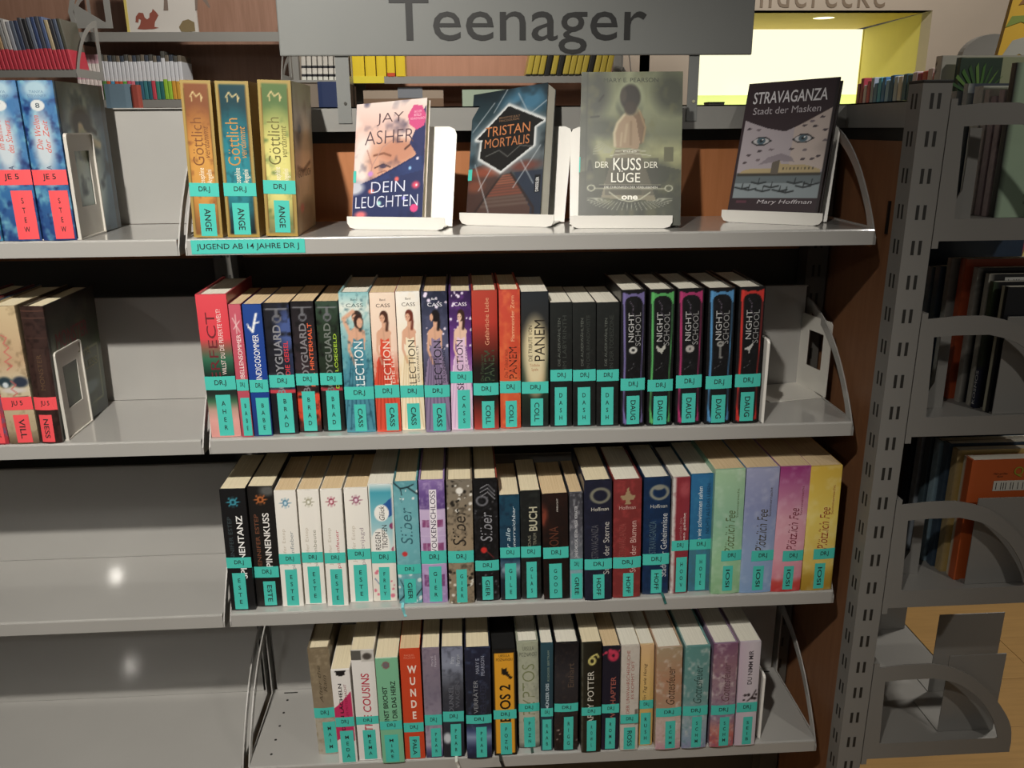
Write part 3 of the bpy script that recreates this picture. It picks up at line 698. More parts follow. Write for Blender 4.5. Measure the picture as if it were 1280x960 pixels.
display_book(.146, .2263, .026, c3, .6101, .0506, -.15, .36, .006, (777, -.12, 'white metal display stand under the large olive-grey novel'), 'large olive-grey novel showing a girl from behind, under white lettering', gain=.72, spine='#5a6052', side='#3a3d33', pg='w', sticker=(.34, .44, .001), hard=True, res=(120, 170),
             texts=[('MARY E. PEARSON', .22, .76, .925, .955, '#3c4034'), ('DER', .156, .287, .315, .358, '#e8e6d8'), ('KUSS', .333, .605, .298, .385, '#f2f0e4', 0, serif), ('DER', .637, .77, .315, .358, '#e8e6d8'), ('LÜGE', .315, .6, .212, .296, '#f2f0e4', 0, serif),
                    ('DIE CHRONIKEN DER VERBLIEBENEN', .25, .77, .171, .185, '#e8e6d8'), ('EINS', .43, .56, .425, .437, '#e8e6d8'), ('one', .42, .58, .09, .12, '#f4f2e8', 0, dict(bold=.03))])
# 4 purple mask book
c4 = [('g', [(0, '#35262c'), (.09, '#35262c'), (.1, '#6f7a80'), (.16, '#8a979c'), (.24, '#a9b0b0'), (.3, '#a8a090'), (.4, '#b7aab0'), (.6, '#b9adb4'), (.75, '#c0b4b8'), (1, '#c0b4b8')]),
      ('h', [(0, '#a79da6'), (.6, '#b7adb2'), (1, '#d8c6b4')]),
      ('g', [(0, '#35262c'), (1, '#35262c')]),
      ('p', [(.03, .08), (.03, .7), (.3, .63), (.5, .6), (.7, .66), (.97, .77), (.97, .08)], '#b4aab0'), ('p', [(.6, .3), (.6, .63), (.97, .77), (.97, .3)], '#c9b8ac', .7),
      ('p', [(.03, .08), (.03, .26), (.97, .26), (.97, .08)], '#8e999e'), ('n', '#5f6b72', .0, 6), ('r', .03, .97, .2, .28, '#5a6468', .7),
      ('p', [(.05, .27), (.1, .3), (.2, .315), (.42, .31), (.44, .37), (.5, .37), (.52, .345), (.8, .335), (.95, .3), (.95, .26), (.05, .26)], '#b9a67e'), ('l', [(.05, .265), (.95, .265)], .02, '#3e3a34'),
      ('p', [(.26, .34), (.36, .4), (.5, .43), (.62, .4), (.66, .36), (.5, .37), (.4, .36)], '#8a8088', .8), ('p', [(.42, .27), (.42, .36), (.5, .38), (.5, .27)], '#6a6258')]
for i in range(9): c4.append(('r', .54 + i * .04, .555 + i * .04, .3, .32, '#4a4238', .8))
for x, y_ in ((.12, .16), (.3, .2), (.2, .15), (.55, .14), (.62, .13), (.8, .17), (.7, .2), (.45, .17), (.88, .19), (.36, .14)):
    c4 += [('l', [(x - .08, y_ + .005), (x, y_ - .008), (x + .08, y_ + .005)], .012, '#23282c'), ('l', [(x, y_), (x + .005, y_ + .035)], .008, '#23282c')]
for ex, ey in ((.25, .53), (.71, .54)):
    c4 += [('p', [(ex - .12, ey - .005), (ex - .04, ey + .035), (ex + .05, ey + .035), (ex + .13, ey), (ex + .04, ey - .035), (ex - .05, ey - .035)], '#2c2a2e'), ('e', ex, ey, .09, .025, '#c9c6c8', .15), ('e', ex, ey + .002, .048, .027, '#4e6470', .2), ('e', ex, ey + .002, .02, .011, '#1e2428', .2), ('e', ex + .015, ey + .012, .009, .005, '#ffffff', .3)]
for i, (x, y_) in enumerate(((.09, .63), (.2, .62), (.13, .42), (.25, .45), (.38, .46), (.1, .36), (.6, .46), (.75, .45), (.84, .38), (.9, .4), (.78, .67), (.88, .7), (.93, .6), (.95, .52), (.7, .64), (.82, .63), (.25, .38), (.74, .38))):
    c4.append(('p', [(x - .03, y_ - .004), (x - .01, y_ + .012), (x + .035, y_ + .006), (x + .01, y_ - .01)], ['#4a4046', '#7a6e74', '#574b50'][i % 3]))
c4 += [('l', [(.985, 0), (.985, 1)], .02, '#241a1e'), ('r', .08, .2, .04, .06, '#6a3a4a', .8)]
disp = dict(bold=.012)
display_book(.1375, .2141, .016, c4, .8308, .0904, -.70, .363, -.039, (961, -.54, 'white metal display stand under the purple mask book'), 'dark purple hardback with a masked pair of eyes on the last white stand', gain=.95, spine='#2c2226', side='#241c20', pg='w', hard=True, seed=9, res=(120, 170),
             texts=[('STRAVAGANZA', .08, .9, .83, .925, '#d9d6da', 0, disp), ('Stadt der Masken', .1, .85, .745, .8, '#b5aeb4', 0), ('Mary Hoffman', .32, .92, .03, .07, '#cdc8cc', 0, dict(shear=.2))])

# ------------------------------------------------------------------ books, top shelf, left of the display
G0 = 'tall gold-framed series on the top shelf'
def gold(top, mid, bot, glow):
    return [('g', [(0, bot), (.12, bot), (.3, mid), (.6, mid), (.85, top), (1, top)]), ('e', .5, .42, .5, .3, glow, 1.0), ('n', top, .35, 5, .55), ('l', [(.3, .9), (.4, .93), (.5, .9), (.62, .92), (.7, .89)], .03, '#e0c890', .8),
            ('l', [(.35, .9), (.35, .87)], .02, '#e0c890', .7), ('l', [(.65, .9), (.66, .87)], .02, '#e0c890', .7),
            ('l', [(.03, 0), (.05, .3), (.03, .6), (.05, 1)], .09, '#b79b58'), ('l', [(.97, 0), (.95, .4), (.97, .7), (.96, 1)], .09, '#b79b58'), ('l', [(0, .992), (1, .99)], .09, '#b59c5c'), ('l', [(0, .006), (1, .008)], .09, '#b8964a'),
            ('l', [(.1, .05), (.1, .35), (.12, .6), (.1, .95)], .02, '#7a5c28', .7), ('l', [(.9, .05), (.88, .35), (.9, .6), (.89, .95)], .02, '#7a5c28', .7)]
gk = dict(gain=.8, hard=False, bulge=.0006, group=G0, d=.15, res=(30, 150), pg='w')
gt = lambda c, c2='#f0e8d0': [('Göttlich', .22, .6, .47, .77, c, 90, dict(bold=-.005)), ('verdammt', .6, .8, .52, .72, c, 90, dict(shear=.3)), ('Josephine\nAngelini', .38, .86, .345, .455, c2, 90)]
row_book(0, 243, 277.8, 296, 222.8, 264, 100.5, gold('#8a5230', '#c07c38', '#8a5a34', '#e0a452'), Y=.006, sides=('#9a7a48', '#b59a60'), bandpx=(229, 246), authpx=('ANGE', 255, 295.5, .28, .82), texts=gt('#7a4a26'), label='orange-brown spine in a ragged gold frame, first of the gold-framed series', **gk)
row_book(0, 285.3, 324, 294.5, 266.4, 311, 101.4, gold('#12404a', '#1f7482', '#141a1c', '#2f93a0'), Y=.006, sides=('#a8884a', '#a8884a'), bandpx=(229, 245.5), authpx=('ANGE', 254, 293.5, .22, .74), texts=gt('#c08a44'), label='deep teal spine in a ragged gold frame, between the orange and yellow ones', **gk)
gb = row_book(0, 332.8, 372, 292, 320.4, 363.7, 100.5, gold('#5e7a48', '#cfc46a', '#7a7a52', '#f0e890'), Y=.008, sides=('#b59a60', '#8b7c5c'), bandpx=(226, 243), authpx=('ANGE', 251, 291, .3, .78), texts=gt('#6a6434'), label='yellow-green spine in a ragged gold frame beside the pink display book', **gk)
# face of a figure on its side cover
def side_print(root, t, h, d, layers, W=60, H=90, seed=5, texts=(), side=1):
    """printed side cover of a spine-out book"""
    art = np.clip(paint(W, H, layers, seed) * 1.9, 0, 1); X = side * (t / 2 + .0004)  # print colours lightened to make up for weak grazing light
    V = [(X, .006 + (d - .0065) * i / (W - 1), h * (.002 + .996 * j / (H - 1))) for j in range(H) for i in range(W)]
    C = [tuple(art[j, i]) for j in range(H) for i in range(W)]
    F = [(j * W + i, j * W + i + 1, (j + 1) * W + i + 1, (j + 1) * W + i) for j in range(H - 1) for i in range(W - 1)]
    me = bpy.data.meshes.new('front_print'); me.from_pydata(V, [], F); me.update(); color_attr(me, np.array(C)); o = link('front_print', me, PRINT, root)
    for T in texts:
        text_on('lettering', T[0], T[1:5], lambda a, b: (X + side * .0004, .006 + (d - .0065) * a, h * b), flat(T[5], .5, name='print_ink'), o)
def book_dims(root):
    me = [c for c in root.children if c.name.startswith('cover')][0]; return me.dimensions
def dims(root):
    cv = [c for c in root.children if c.name.split('.')[0] == 'cover'][0]; xs = [v.co for v in cv.data.vertices]
    return max(p.x for p in xs) * 2, max(p.z for p in xs), max(p.y for p in xs)
t_, h_, d_ = dims(gb)
side_print(gb, t_, h_, d_, [('g', [(0, '#8a7a58'), (.3, '#a08a64'), (.6, '#93846a'), (1, '#6e6a50')]), ('n', '#6a5c40', .5, 4), ('e', .3, .68, .2, .09, '#5a4a34', .8), ('e', .6, .5, .3, .25, '#b09a76', .8), ('e', .28, .7, .08, .03, '#2e2418', .6), ('l', [(.1, .45), (.4, .42), (.8, .47)], .03, '#4a3a26'), ('e', .5, .12, .4, .1, '#5e5238', .8), ('e', .25, .17, .1, .03, '#8a4a3c', .6)],
           texts=[('GÖTTLICH', .1, .8, .38, .44, '#5a4628')])

# ------------------------------------------------------------------ second shelf
G1 = 'books on the second shelf of the right bay'
def cls(dress, skin, hair, top, mid, bot, dark, back=False, stars=False):
    L = [('g', [(0, bot), (.35, bot), (.6, mid), (1, top)]), ('n', mid, .3, 4)]
    if stars: L += [('d', 26, .05, '#e8dcf0', .6, 1)]
    return L + rnd_dress(dress, skin, hair, .5, back, dark=dark)
ex = lambda a, b, c=None: dict(texts=a, label=b)
K1 = dict(group=G1)
row_book(1, 264.3, 302, 545.8, 242.5, 283, 368, [('g', [(0, '#d8958e'), (.12, '#e0a49c'), (.2, '#b89a8a'), (.26, '#3f6a4c'), (.31, '#232c28'), (.42, '#1c1e1e'), (.48, '#1d4434'), (.56, '#356a50'), (.64, '#8a5a4c'), (.7, '#d8444e'), (1, '#dd4c56')])], hard=True, pg='w', d=.15,
         sides=('#b8404a', '#8a3038'), bandpx=(470, 487), authpx=('AHER', 493, 545.5), texts=[('PERFECT', .26, .56, .34, .88, '#6a242c'), ('WILLST DU DIE PERFEKTE WELT?', .62, .76, .45, .9, '#f0d8d4')], label='red and green spine at the start of the second row, beside the divider', res=(16, 120), **K1)
row_book(1, 303, 316.8, 546, 284, 301, 380.5, [('g', [(0, '#b04a58'), (1, '#c4596a')]), ('l', [(.25, .9), (.75, .8)], .05, '#e8c8c8'), ('l', [(.25, .82), (.8, .88)], .05, '#e8c8c8'), ('l', [(.5, .93), (.5, .79)], .05, '#e8c8c8')], hard=False, pg='t', sides=('#a04450', '#a04450'), bandpx=(474, 488), authpx=('BABE', 497, 545.5, .2, .95),
         texts=[('LIBELLENSOMMER', .42, .78, .43, .8 - .02, '#f4e4e0')], label='slim rose-red spine with a white dragonfly in the second row', **K1)
row_book(1, 318, 341.5, 545, 302, 326, 380.5, [('g', [(0, '#22376e'), (.4, '#1c3f92'), (1, '#23458e')]), ('l', [(.3, .83), (.45, .8), (.55, .86), (.7, .93)], .09, '#f0f0f0'), ('l', [(.55, .86), (.8, .87)], .06, '#f0f0f0'), ('l', [(.25, .83), (.2, .855)], .05, '#f0f0f0')], hard=False, pg='t', sides=('#1c3a80', '#1c3a80'), bandpx=(474.5, 490), authpx=('BABE', 497, 545, .25, .95),
         texts=[('INDIGOSOMMER', .4, .72, .44, .78, '#f2f2f2')], label='royal blue spine with a white leaping figure in the second row', **K1)
sword = [('l', [(.08, .955), (.92, .955)], .035, '#8c8c92'), ('l', [(.5, .955), (.5, .9)], .06, '#77777c'), ('o', .5, .885, .14, .025, .35, '#6a6a70')]
row_book(1, 342.7, 373.8, 542.4, 327.5, 360.6, 379, [('h', [(0, '#1d1c22'), (.55, '#20212c'), (1, '#2a3352')]), ('e', .95, .8, .5, .14, '#46588e', .9), ('n', '#16161a', .6, 4), ('e', .2, .4, .6, .06, '#4a4a58', .9), ('r', 0, 1, 0, .33, '#1a191f'), ('r', 0, 1, .325, .345, '#c0404a')] + sword, hard=False, pg='t', sides=('#1b1b20', '#1b1b20'), bandpx=(468.5, 484), authpx=('BRAD', 491, 542, .25, .85),
         texts=[('BODYGUARD', .3, .62, .31, .84, '#86868c', 90, dict(bold=.02)), ('DIE GEISEL', .68, .86, .46, .72, '#d23a42', 90, dict(bold=.01))], label='black spine with grey lettering, a red subtitle and a blue glow', **K1)
row_book(1, 375, 403, 540, 362.3, 391, 377, [('g', [(0, '#1d1416'), (.05, '#5a2a22'), (.12, '#c8442e'), (.3, '#dd4a34'), (.33, '#3a2424'), (.5, '#33282c'), (1, '#1d1a1e')]), ('n', '#141214', .5, 4)] + sword, hard=False, pg='t', sides=('#17161a', '#17161a'), bandpx=(466.6, 481.5), authpx=('BRAD', 489, 539.5, .2, .8),
         texts=[('BODYGUARD', .3, .62, .31, .84, '#7c787c', 90, dict(bold=.02)), ('DER HINTERHALT', .68, .86, .36, .84, '#e8643c', 90, dict(bold=.01))], label='black and red spine with an orange subtitle in the second row', **K1)
row_book(1, 404.5, 432, 539, 393.5, 421.7, 377, [('g', [(0, '#1a1c1a'), (.32, '#1d201d'), (.325, '#b0404a'), (.345, '#b0404a'), (.35, '#20281f'), (.8, '#243424'), (1, '#36493c')]), ('n', '#121612', .5, 4)] + sword, hard=False, pg='t', sides=('#171a17', '#171a17'), bandpx=(466, 481), authpx=('BRAD', 488, 539, .22, .82),
         texts=[('BODYGUARD', .3, .62, .31, .84, '#6e746e', 90, dict(bold=.02)), ('DAS LÖSEGELD', .68, .86, .34, .76, '#a6c83c', 90, dict(bold=.01))], label='black-green spine with a lime subtitle in the second row', **K1)
SK = '#d9a88c'
def seltx(c, sub, cs, band=.33): return [('Band', .4, .62, .945, .96, cs, 0), ('CASS', .24, .8, .9, .925, cs, 0), ('SELECTION', .42, .72, .27, .66, c, 90)] + ([(sub, .74, .86, .36, .62, c, 90)] if sub else [])
row_book(1, 433.2, 470.8, 540, 422.4, 460.3, 365.5, [('g', [(0, '#123e50'), (.25, '#2c6c80'), (.55, '#5a9aa6'), (.75, '#9cc4c4'), (.9, '#e2e6dc'), (1, '#8cc0c4')]), ('n', '#79b0b4', .4, 5)] + rnd_dress('#4c8c9e', SK, '#3a2a22', .55, dark='#1f4f62') + [('l', [(.3, .72), (.12, .82), (.45, .87)], .1, SK), ('e', .62, .8, .16, .05, '#3a2620', .2), ('e', .66, .79, .1, .035, SK, .2), ('n', '#153f50', .35, 7, .6)], hard=True, pg='w', d=.148, sides=('#78a4a8', '#4a7c88'), bandpx=(483, 499), authpx=('CASS', 505, 541, .3, .7),
         texts=seltx('#e8eeee', None, '#3c5a5e'), label='teal gown spine, first of the five gowned-girl series', res=(32, 150), **K1)
row_book(1, 472.2, 501.5, 539.5, 460.3, 493.8, 366, cls('#d8503a', SK, '#4a2c22', '#f0dcc8', '#efd0bc', '#c04430', '#8e2a20'), hard=False, pg='t', sides=('#e8c8b4', '#c04a38'), bandpx=(481, 497), authpx=('CASS', 504, 540, .4, .9), texts=seltx('#f0d8c8', 'DIE ELITE', '#4a3a34'), label='orange-red gown spine with a long-haired girl', res=(32, 150), **K1)
row_book(1, 502.7, 532, 537.5, 493.8, 524.2, 364.5, cls('#f0e2c4', SK, '#6a3024', '#f2eee6', '#f0e4d0', '#e8d0a2', '#cdb07e'), hard=False, pg='t', sides=('#e8e0d0', '#e8e0d0'), bandpx=(481.5, 496.5), authpx=('CASS', 504, 537, .25, .8), texts=seltx('#4a4238', 'DER ERWÄHLTE', '#4a4238'), label='cream gown spine with an auburn-haired girl', res=(32, 150), **K1)
row_book(1, 533.3, 563, 539.5, 524.7, 559.7, 364.5, cls('#8a7a98', SK, '#1c1618', '#23273a', '#5c5e7c', '#3c3444', '#4a3e5a', True, True), hard=True, pg='t', d=.145, sides=('#2a2c44', '#2a2c44'), bandpx=(481, 496), authpx=('CASS', 504, 540, .3, .82), texts=seltx('#1e1c28', 'DIE KRONPRINZESSIN', '#e8e8f0'), label='mauve gown spine showing a bare-backed dark-haired girl', res=(32, 150), **K1)
row_book(1, 565, 591.3, 537, 559.7, 589.4, 364.2, cls('#e2c4dc', '#e2bda8', '#3a241e', '#2f1c44', '#6c3c8a', '#c89aca', '#b490bc', False, True), hard=True, pg='c', d=.145, sides=('#4a2c66', '#4a2c66'), bandpx=(464, 478.6), authpx=('CASS', 487, 536.6, .3, .88), texts=[('CASS', .24, .8, .9, .925, '#f0e8f4', 0), ('SELECTION', .3, .6, .3, .66, '#2a1830', 90), ('DIE KRONE', .68, .82, .44, .62, '#8a6a94', 90)], label='purple spine with a pale pink gown, last of the gowned girls', res=(32, 150), **K1)
row_book(1, 593, 624, 536.3, 588.5, 621.8, 363, [('g', [(0, '#b04038'), (.14, '#6e2822'), (.25, '#241412'), (.45, '#1c1412'), (.6, '#6a2820'), (.78, '#b23a30'), (1, '#b04234')]), ('e', .65, .3, .3, .16, '#16201a', .9)], hard=True, pg='c', d=.15, sides=('#8a3028', '#8a3028'), bandpx=(478.6, 493.7), authpx=('COLL', 501, 536.3, .32, .82), texts=[('PANEM', .45, .85, .36, .58, '#3c4c36'), ('Die Tribute von', .3, .42, .36, .55, '#3c4c36'), ('Gefährliche Liebe', .5, .66, .62, .95, '#d89a7a')], label='dark red spine fading to black, thin gold subtitle, in the second row', **K1)
row_book(1, 626, 651.2, 535, 622.5, 650.5, 362.2, [('g', [(0, '#c24a30'), (.3, '#cf5c38'), (.6, '#c84c34'), (1, '#c2483a')]), ('n', '#e07a48', .3, 3)], hard=True, pg='c', d=.15, sides=('#b2402c', '#b2402c'), bandpx=(476, 491), authpx=('COLL', 500.6, 535, .25, .8), texts=[('PANEM', .45, .82, .37, .6, '#3a1c16'), ('Die Tribute von', .22, .4, .38, .58, '#8c3824'), ('Flammender Zorn', .55, .72, .64, .96, '#e8b08a')], label='bright orange-red spine with dark lettering in the second row', **K1)
row_book(1, 652.5, 685.5, 533.4, 650.8, 686, 365, [('g', [(0, '#171a1a'), (.2, '#1e2a22'), (.3, '#2a3c2e'), (.7, '#2b2a28'), (1, '#272b30')]), ('e', .5, .6, .42, .2, '#d8c8a0', .7), ('e', .55, .38, .3, .12, '#c9a880', .8), ('e', .5, .5, .36, .22, '#d8cba6', .8)], hard=False, pg='w', d=.13, sides=('#1c1f20', '#1c1f20'), bandpx=(477, 491.7), authpx=('COLL', 498, 533, .33, .8), texts=[('DIE TRIBUTE VON', .26, .4, .5, .76, '#3a3228'), ('PANEM', .48, .86, .5, .8, '#2a241e'), ('Tödliche\nSpiele', .3, .68, .42, .48, '#b07a5c', 0)], label='black spine with a pale spotlight behind dark lettering', **K1)
for i, (bl, br, yb, tl, tr) in enumerate(((687.4, 715.5, 533, 688, 715), (716.2, 744.7, 532.6, 715.7, 745), (745.4, 773, 532.4, 746, 774.9))):
    row_book(1, bl, br, yb, tl, tr, 378.5, [('g', [(0, '#151616'), (.5, '#1b1c1b'), (1, '#1f2221')]), ('n', '#2a2c2a', .25, 6, .55)], hard=False, pg='w', sides=('#151515', '#151515'), bandpx=(462, 476.4), authpx=('DASH', 484, 533, .2, .76),
             texts=[('DIE AUSERWÄHLTEN', .32, .46, .5, .88, '#5e625c'), (['IM LABYRINTH', 'IN DER BRANDWÜSTE', 'IN DER TODESZONE'][i], .56, .74, .48, .9, '#383c38')], label='shorter plain black paperback, %s of three alike in the second row' % ['first', 'middle', 'last'][i], **K1)
def night(col, i):
    dim = tuple(c * .35 for c in hx(col))
    return [('f', '#121214'), ('n', '#1c1c20', .4, 6), ('l', [(.2, .02), (.12, .12), (.16, .5), (.12, .9), (.14, .975)], .055, col), ('l', [(.88, .03), (.85, .4), (.9, .7), (.9, .965)], .035, col, .6), ('p', [(.08, .985), (.08, .9), (.22, .94), (.36, .955), (.5, .96), (.64, .955), (.78, .94), (.94, .89), (.94, .985), (.7, .97), (.5, .98), (.3, .97)], col, .85),
            ('p', [(.1, .02), (.1, .13), (.2, .06), (.32, .03)], col, .8), ('p', [(.94, .02), (.94, .1), (.82, .05), (.74, .03)], col, .5),
            ('l', [(.35, .92), (.5, .88), (.45, .84), (.6, .8)], .02, '#6a6070', .7), ('l', [(.3, .42), (.55, .45), (.5, .48)], .015, '#7c7c80', .5), ('h', [(0, (0, 0, 0)), (1, (0, 0, 0))]) if False else ('e', .5, .2, .35, .1, '#1a1a1e', .8)]
nv = [('#7a70a8', 'lilac border and a white ring', [('o', .5, .57, .12, .018, .6, '#c8c8c4')]), ('#5fb868', 'green border and a white butterfly', [('p', [(.3, .6), (.46, .58), (.5, .58), (.66, .61), (.68, .58), (.55, .555), (.52, .54), (.45, .55), (.34, .565)], '#b8b8b0')]),
      ('#b83a72', 'magenta border and a white flower', [('e', .5, .57, .17, .027, '#b0aca8', .2), ('e', .5, .57, .05, .008, '#555', .2)] if False else [('e', .5, .57, .17, .027, '#b0aca8', .2), ('e', .5, .57, .05, .008, '#555555', .2)]),
      ('#5a9ad0', 'blue border and a white key', [('l', [(.5, .6), (.5, .5), (.58, .5)], .035, '#a8a8a4'), ('o', .5, .6, .1, .015, .5, '#a8a8a4')]), ('#d83a34', 'red border and a white bird', [('p', [(.25, .56), (.45, .575), (.6, .6), (.64, .61), (.58, .57), (.5, .55), (.48, .53), (.44, .55)], '#b8b8b4')])]
NS = [(775.5, 805.3, 528.6, 776, 808, 362.7, (473, 488), (494.8, 530)), (808, 839.5, 530, 812, 845, 362, (474.4, 489), (495, 530.5)), (843, 876, 527.3, 848, 880.5, 361, (469, 485), (491.5, 528)), (880, 912.5, 527.8, 886, 920, 360.2, (470, 486), (493.7, 528.5)), (916, 947.5, 525.8, 924.5, 958, 359, (467.5, 483.7), (490, 526))]
for (bl, br, yb, tl, tr, yt, bpx, apx), (col, nm, em) in zip(NS, nv):
    row_book(1, bl, br, yb, tl, tr, yt, night(col, 0) + em, hard=True, pg='w', d=.15, sides=('#0f0f10', '#0f0f10'), bandpx=bpx, authpx=('DAUG', apx[0], apx[1], .25, .78), texts=[('NIGHT', .3, .52, .63, .84, '#b8b8b8', 90), ('SCHOOL', .58, .8, .6, .84, '#8a8a8a', 90)], label='black hardback spine with %s' % nm, res=(26, 150), Y=.006, **K1)

# ------------------------------------------------------------------ third shelf
G2 = 'books on the third shelf of the right bay'; K2 = dict(group=G2)
def sun(c, c2, v=.9):
    L = []
    for i in range(8):
        a = i * math.pi / 4; L.append(('l', [(.5 + .08 * math.cos(a), v + .016 * math.sin(a)), (.5 + .24 * math.cos(a), v + .046 * math.sin(a))], .035, c))
    return L + [('e', .5, v, .13, .026, c, .2), ('e', .5, v, .07, .014, c2, .3), ('l', [(.5, v - .04), (.5, v - .09)], .02, c, .6)]
row_book(2, 289.2, 320, 762.5, 273.2, 306, 612, [('f', '#18181a')] + sun('#3f8ea0', '#103038'), hard=False, pg='c', d=.14, sides=('#141416', '#141416'), bandpx=(696.5, 709.7), authpx=('ESTE', 716, 762.5, .18, .7), texts=[('JENNIFER ESTEP', .2, .42, .38, .78, '#3c484c', 90), ('SPINNENTANZ', .55, .8, .27, .79, '#f0f0ee', 90, dict(bold=.015))], label='black spine with a teal sun emblem, first of the third row', **K2)
row_book(2, 322, 352.2, 757.8, 308, 340.2, 609, [('f', '#1d1b1a'), ('e', .8, .97, .3, .04, '#5a5a58', .8)] + sun('#b5693a', '#3a1c10'), hard=False, pg='c', d=.14, sides=('#161413', '#161413'), bandpx=(708, 721.7), authpx=('ESTE', 726.5, 757, .32, .82), texts=[('JENNIFER ESTEP', .18, .4, .33, .78, '#7a4c36', 90), ('SPINNENKUSS', .52, .78, .3, .79, '#e8e6e2', 90, dict(bold=.015))], label='black spine with an orange sun emblem in the third row', **K2)
for (bl, br, yb, tl, tr, yt, bpx, apx, c, c2, ti, tc, lab) in (
    (353.9, 379.8, 758, 341.4, 369.5, 613.8, (692, 705), (711.6, 758), '#4a86a4', '#cfe4ee', 'Spinnenfieber', '#8c9498', 'white spine with a blue sun emblem, first of four white ones'),
    (382, 407.8, 755, 370.7, 398.4, 612.6, (690, 703), (707.8, 754.5), '#a09c84', '#f4f2e8', 'Spinnenbeute', '#9a9688', 'white spine with a grey-beige sun emblem in the third row'),
    (410.4, 435.3, 757.3, 399, 427.2, 611.8, (690.5, 703.7), (711, 756.5), '#a02c4c', '#f8e0e4', 'Spinnenfeuer', '#c05a6c', 'white spine with a crimson sun emblem and pink title'),
    (439.2, 466, 752.5, 428, 460, 610.2, (685.7, 699), (705.6, 752), '#8e3a5e', '#f0dce8', 'Spinnenjagd', '#a89aa0', 'white spine with a plum sun emblem in the third row')):
    row_book(2, bl, br, yb, tl, tr, yt, [('f', '#ece8e0')] + sun(c, c2), hard=False, pg='t', d=.14, sides=('#e4dfd4', '#e4dfd4'), bandpx=bpx, authpx=('ESTE', apx[0], apx[1], .22, .8), texts=[('Jennifer Estep', .22, .42, .36, .68, '#c8beb0', 90), (ti, .58, .8, .3, .66, tc, 90)], label=lab, **K2)
row_book(2, 467.2, 497, 751.3, 459.3, 491, 605, [('g', [(0, '#e6ded2'), (.3, '#ece4da'), (.4, '#e8e8e4'), (.75, '#7cb8c4'), (.93, '#4aa0b2'), (1, '#dfe8e6')]), ('p', [(.4, .8), (1, .9), (1, .75), (.6, .7)], '#2c5a9c'), ('e', .5, .76, .3, .07, '#f2f0ea', .1), ('e', .4, .5, .38, .13, '#efece6', .1), ('e', .9, .65, .1, .025, '#8a3a66', .2), ('e', .95, .45, .1, .025, '#a03a5a', .2), ('d', 14, .07, '#d8788a', 0, .3), ('l', [(.1, .2), (.5, .1)], .03, '#4a6a9a'), ('l', [(.0, .0), (.0, 1)], .07, '#e8e4da'), ('l', [(1, 0), (1, 1)], .1, '#e4e0d6')], hard=False, pg='w', d=.15, sides=('#e4ded2', '#e4ded2'), bandpx=(689, 703.7), authpx=('FREY', 708.5, 751, .28, .72), texts=[('REGEN\nTROPFEN', .2, .66, .46, .62, '#3a3434', 78, {}) if False else ('REGEN', .2, .42, .45, .6, '#3a3434', 90), ('TROPFEN', .48, .7, .46, .66, '#3a3434', 90), ('Glück', .4, .62, .7, .82, '#2a2426', 90, dict(shear=.3))], label='white and blue spine with cloud-shaped title patches', res=(28, 130), **K2)
row_book(2, 499, 528.6, 753.8, 490.3, 521.4, 602.4, [('g', [(0, '#5f9ca4'), (.5, '#6fb0b8'), (.9, '#6eaab2'), (1, '#5a96a0')]), ('n', '#8cc0c6', .3, 4), ('l', [(0, 1), (.3, .95), (.6, .96), (1, .9)], .05, '#1c2a30'), ('l', [(.3, .95), (.35, .9)], .03, '#1c2a30'), ('l', [(.6, .96), (.85, .98)], .04, '#1c2a30'), ('l', [(.3, .88), (.32, .84)], .02, '#1c2a30'), ('d', 6, .05, '#e8ecec', .86, .96), ('d', 10, .07, '#d8e4e4', 0, .25), ('l', [(0, .02), (.3, .08), (.6, .03), (1, .12)], .04, '#1c2a30'), ('l', [(.1, .2), (.25, .14), (.2, .05)], .03, '#22343a'), ('e', .35, .42, .12, .02, '#c23a3c', .3)], hard=True, pg='c', d=.15, sides=('#5a969e', '#5a969e'), bandpx=(705, 717), authpx=('GIER', 723, 753.5, .25, .75), texts=[('Silber', .22, .72, .5, .8, '#3c6a74', 90, dict(shear=.15))], label='light teal hardback with dark twigs and a ribbon hanging below', res=(28, 140), ribbon=(.15, .016, '#7cc4c8'), **K2)
row_book(2, 528.6, 560.3, 752.8, 522.4, 555.5, 600.4, [('g', [(0, '#9c84b4'), (.3, '#b49cc8'), (.77, '#c8b4d4'), (.775, '#5e4680'), (.9, '#6c5290'), (1, '#8a70aa')]), ('r', .1, .36, .63, .69, '#8a4a78'), ('r', .66, .9, .63, .69, '#8a4a78'), ('r', .08, .4, .42, .5, '#8a4a78'), ('r', .68, .92, .42, .5, '#8a4a78'), ('r', .08, .38, .14, .24, '#7c4a7c'), ('r', .66, .92, .14, .24, '#7c4a7c'), ('l', [(0, .56), (1, .56)], .02, '#e8dcec'), ('l', [(0, .33), (1, .33)], .03, '#e0d0e8'), ('l', [(.23, .42), (.23, .5)], .015, '#f0e8f4'), ('l', [(.23, .63), (.23, .69)], .015, '#f0e8f4'), ('n', '#d8c8e4', .2, 8), ('r', .4, .66, .38, .93, '#eee8ee')], hard=True, pg='c', d=.148, sides=('#7c6498', '#7c6498'), bandpx=(688, 704), authpx=('GIER', 707.4, 753, .28, .78), texts=[('WOLKENSCHLOSS', .43, .63, .39, .92, '#3c2c4c', 90)], label='lilac hotel-front spine with a white vertical title strip', res=(30, 150), **K2)
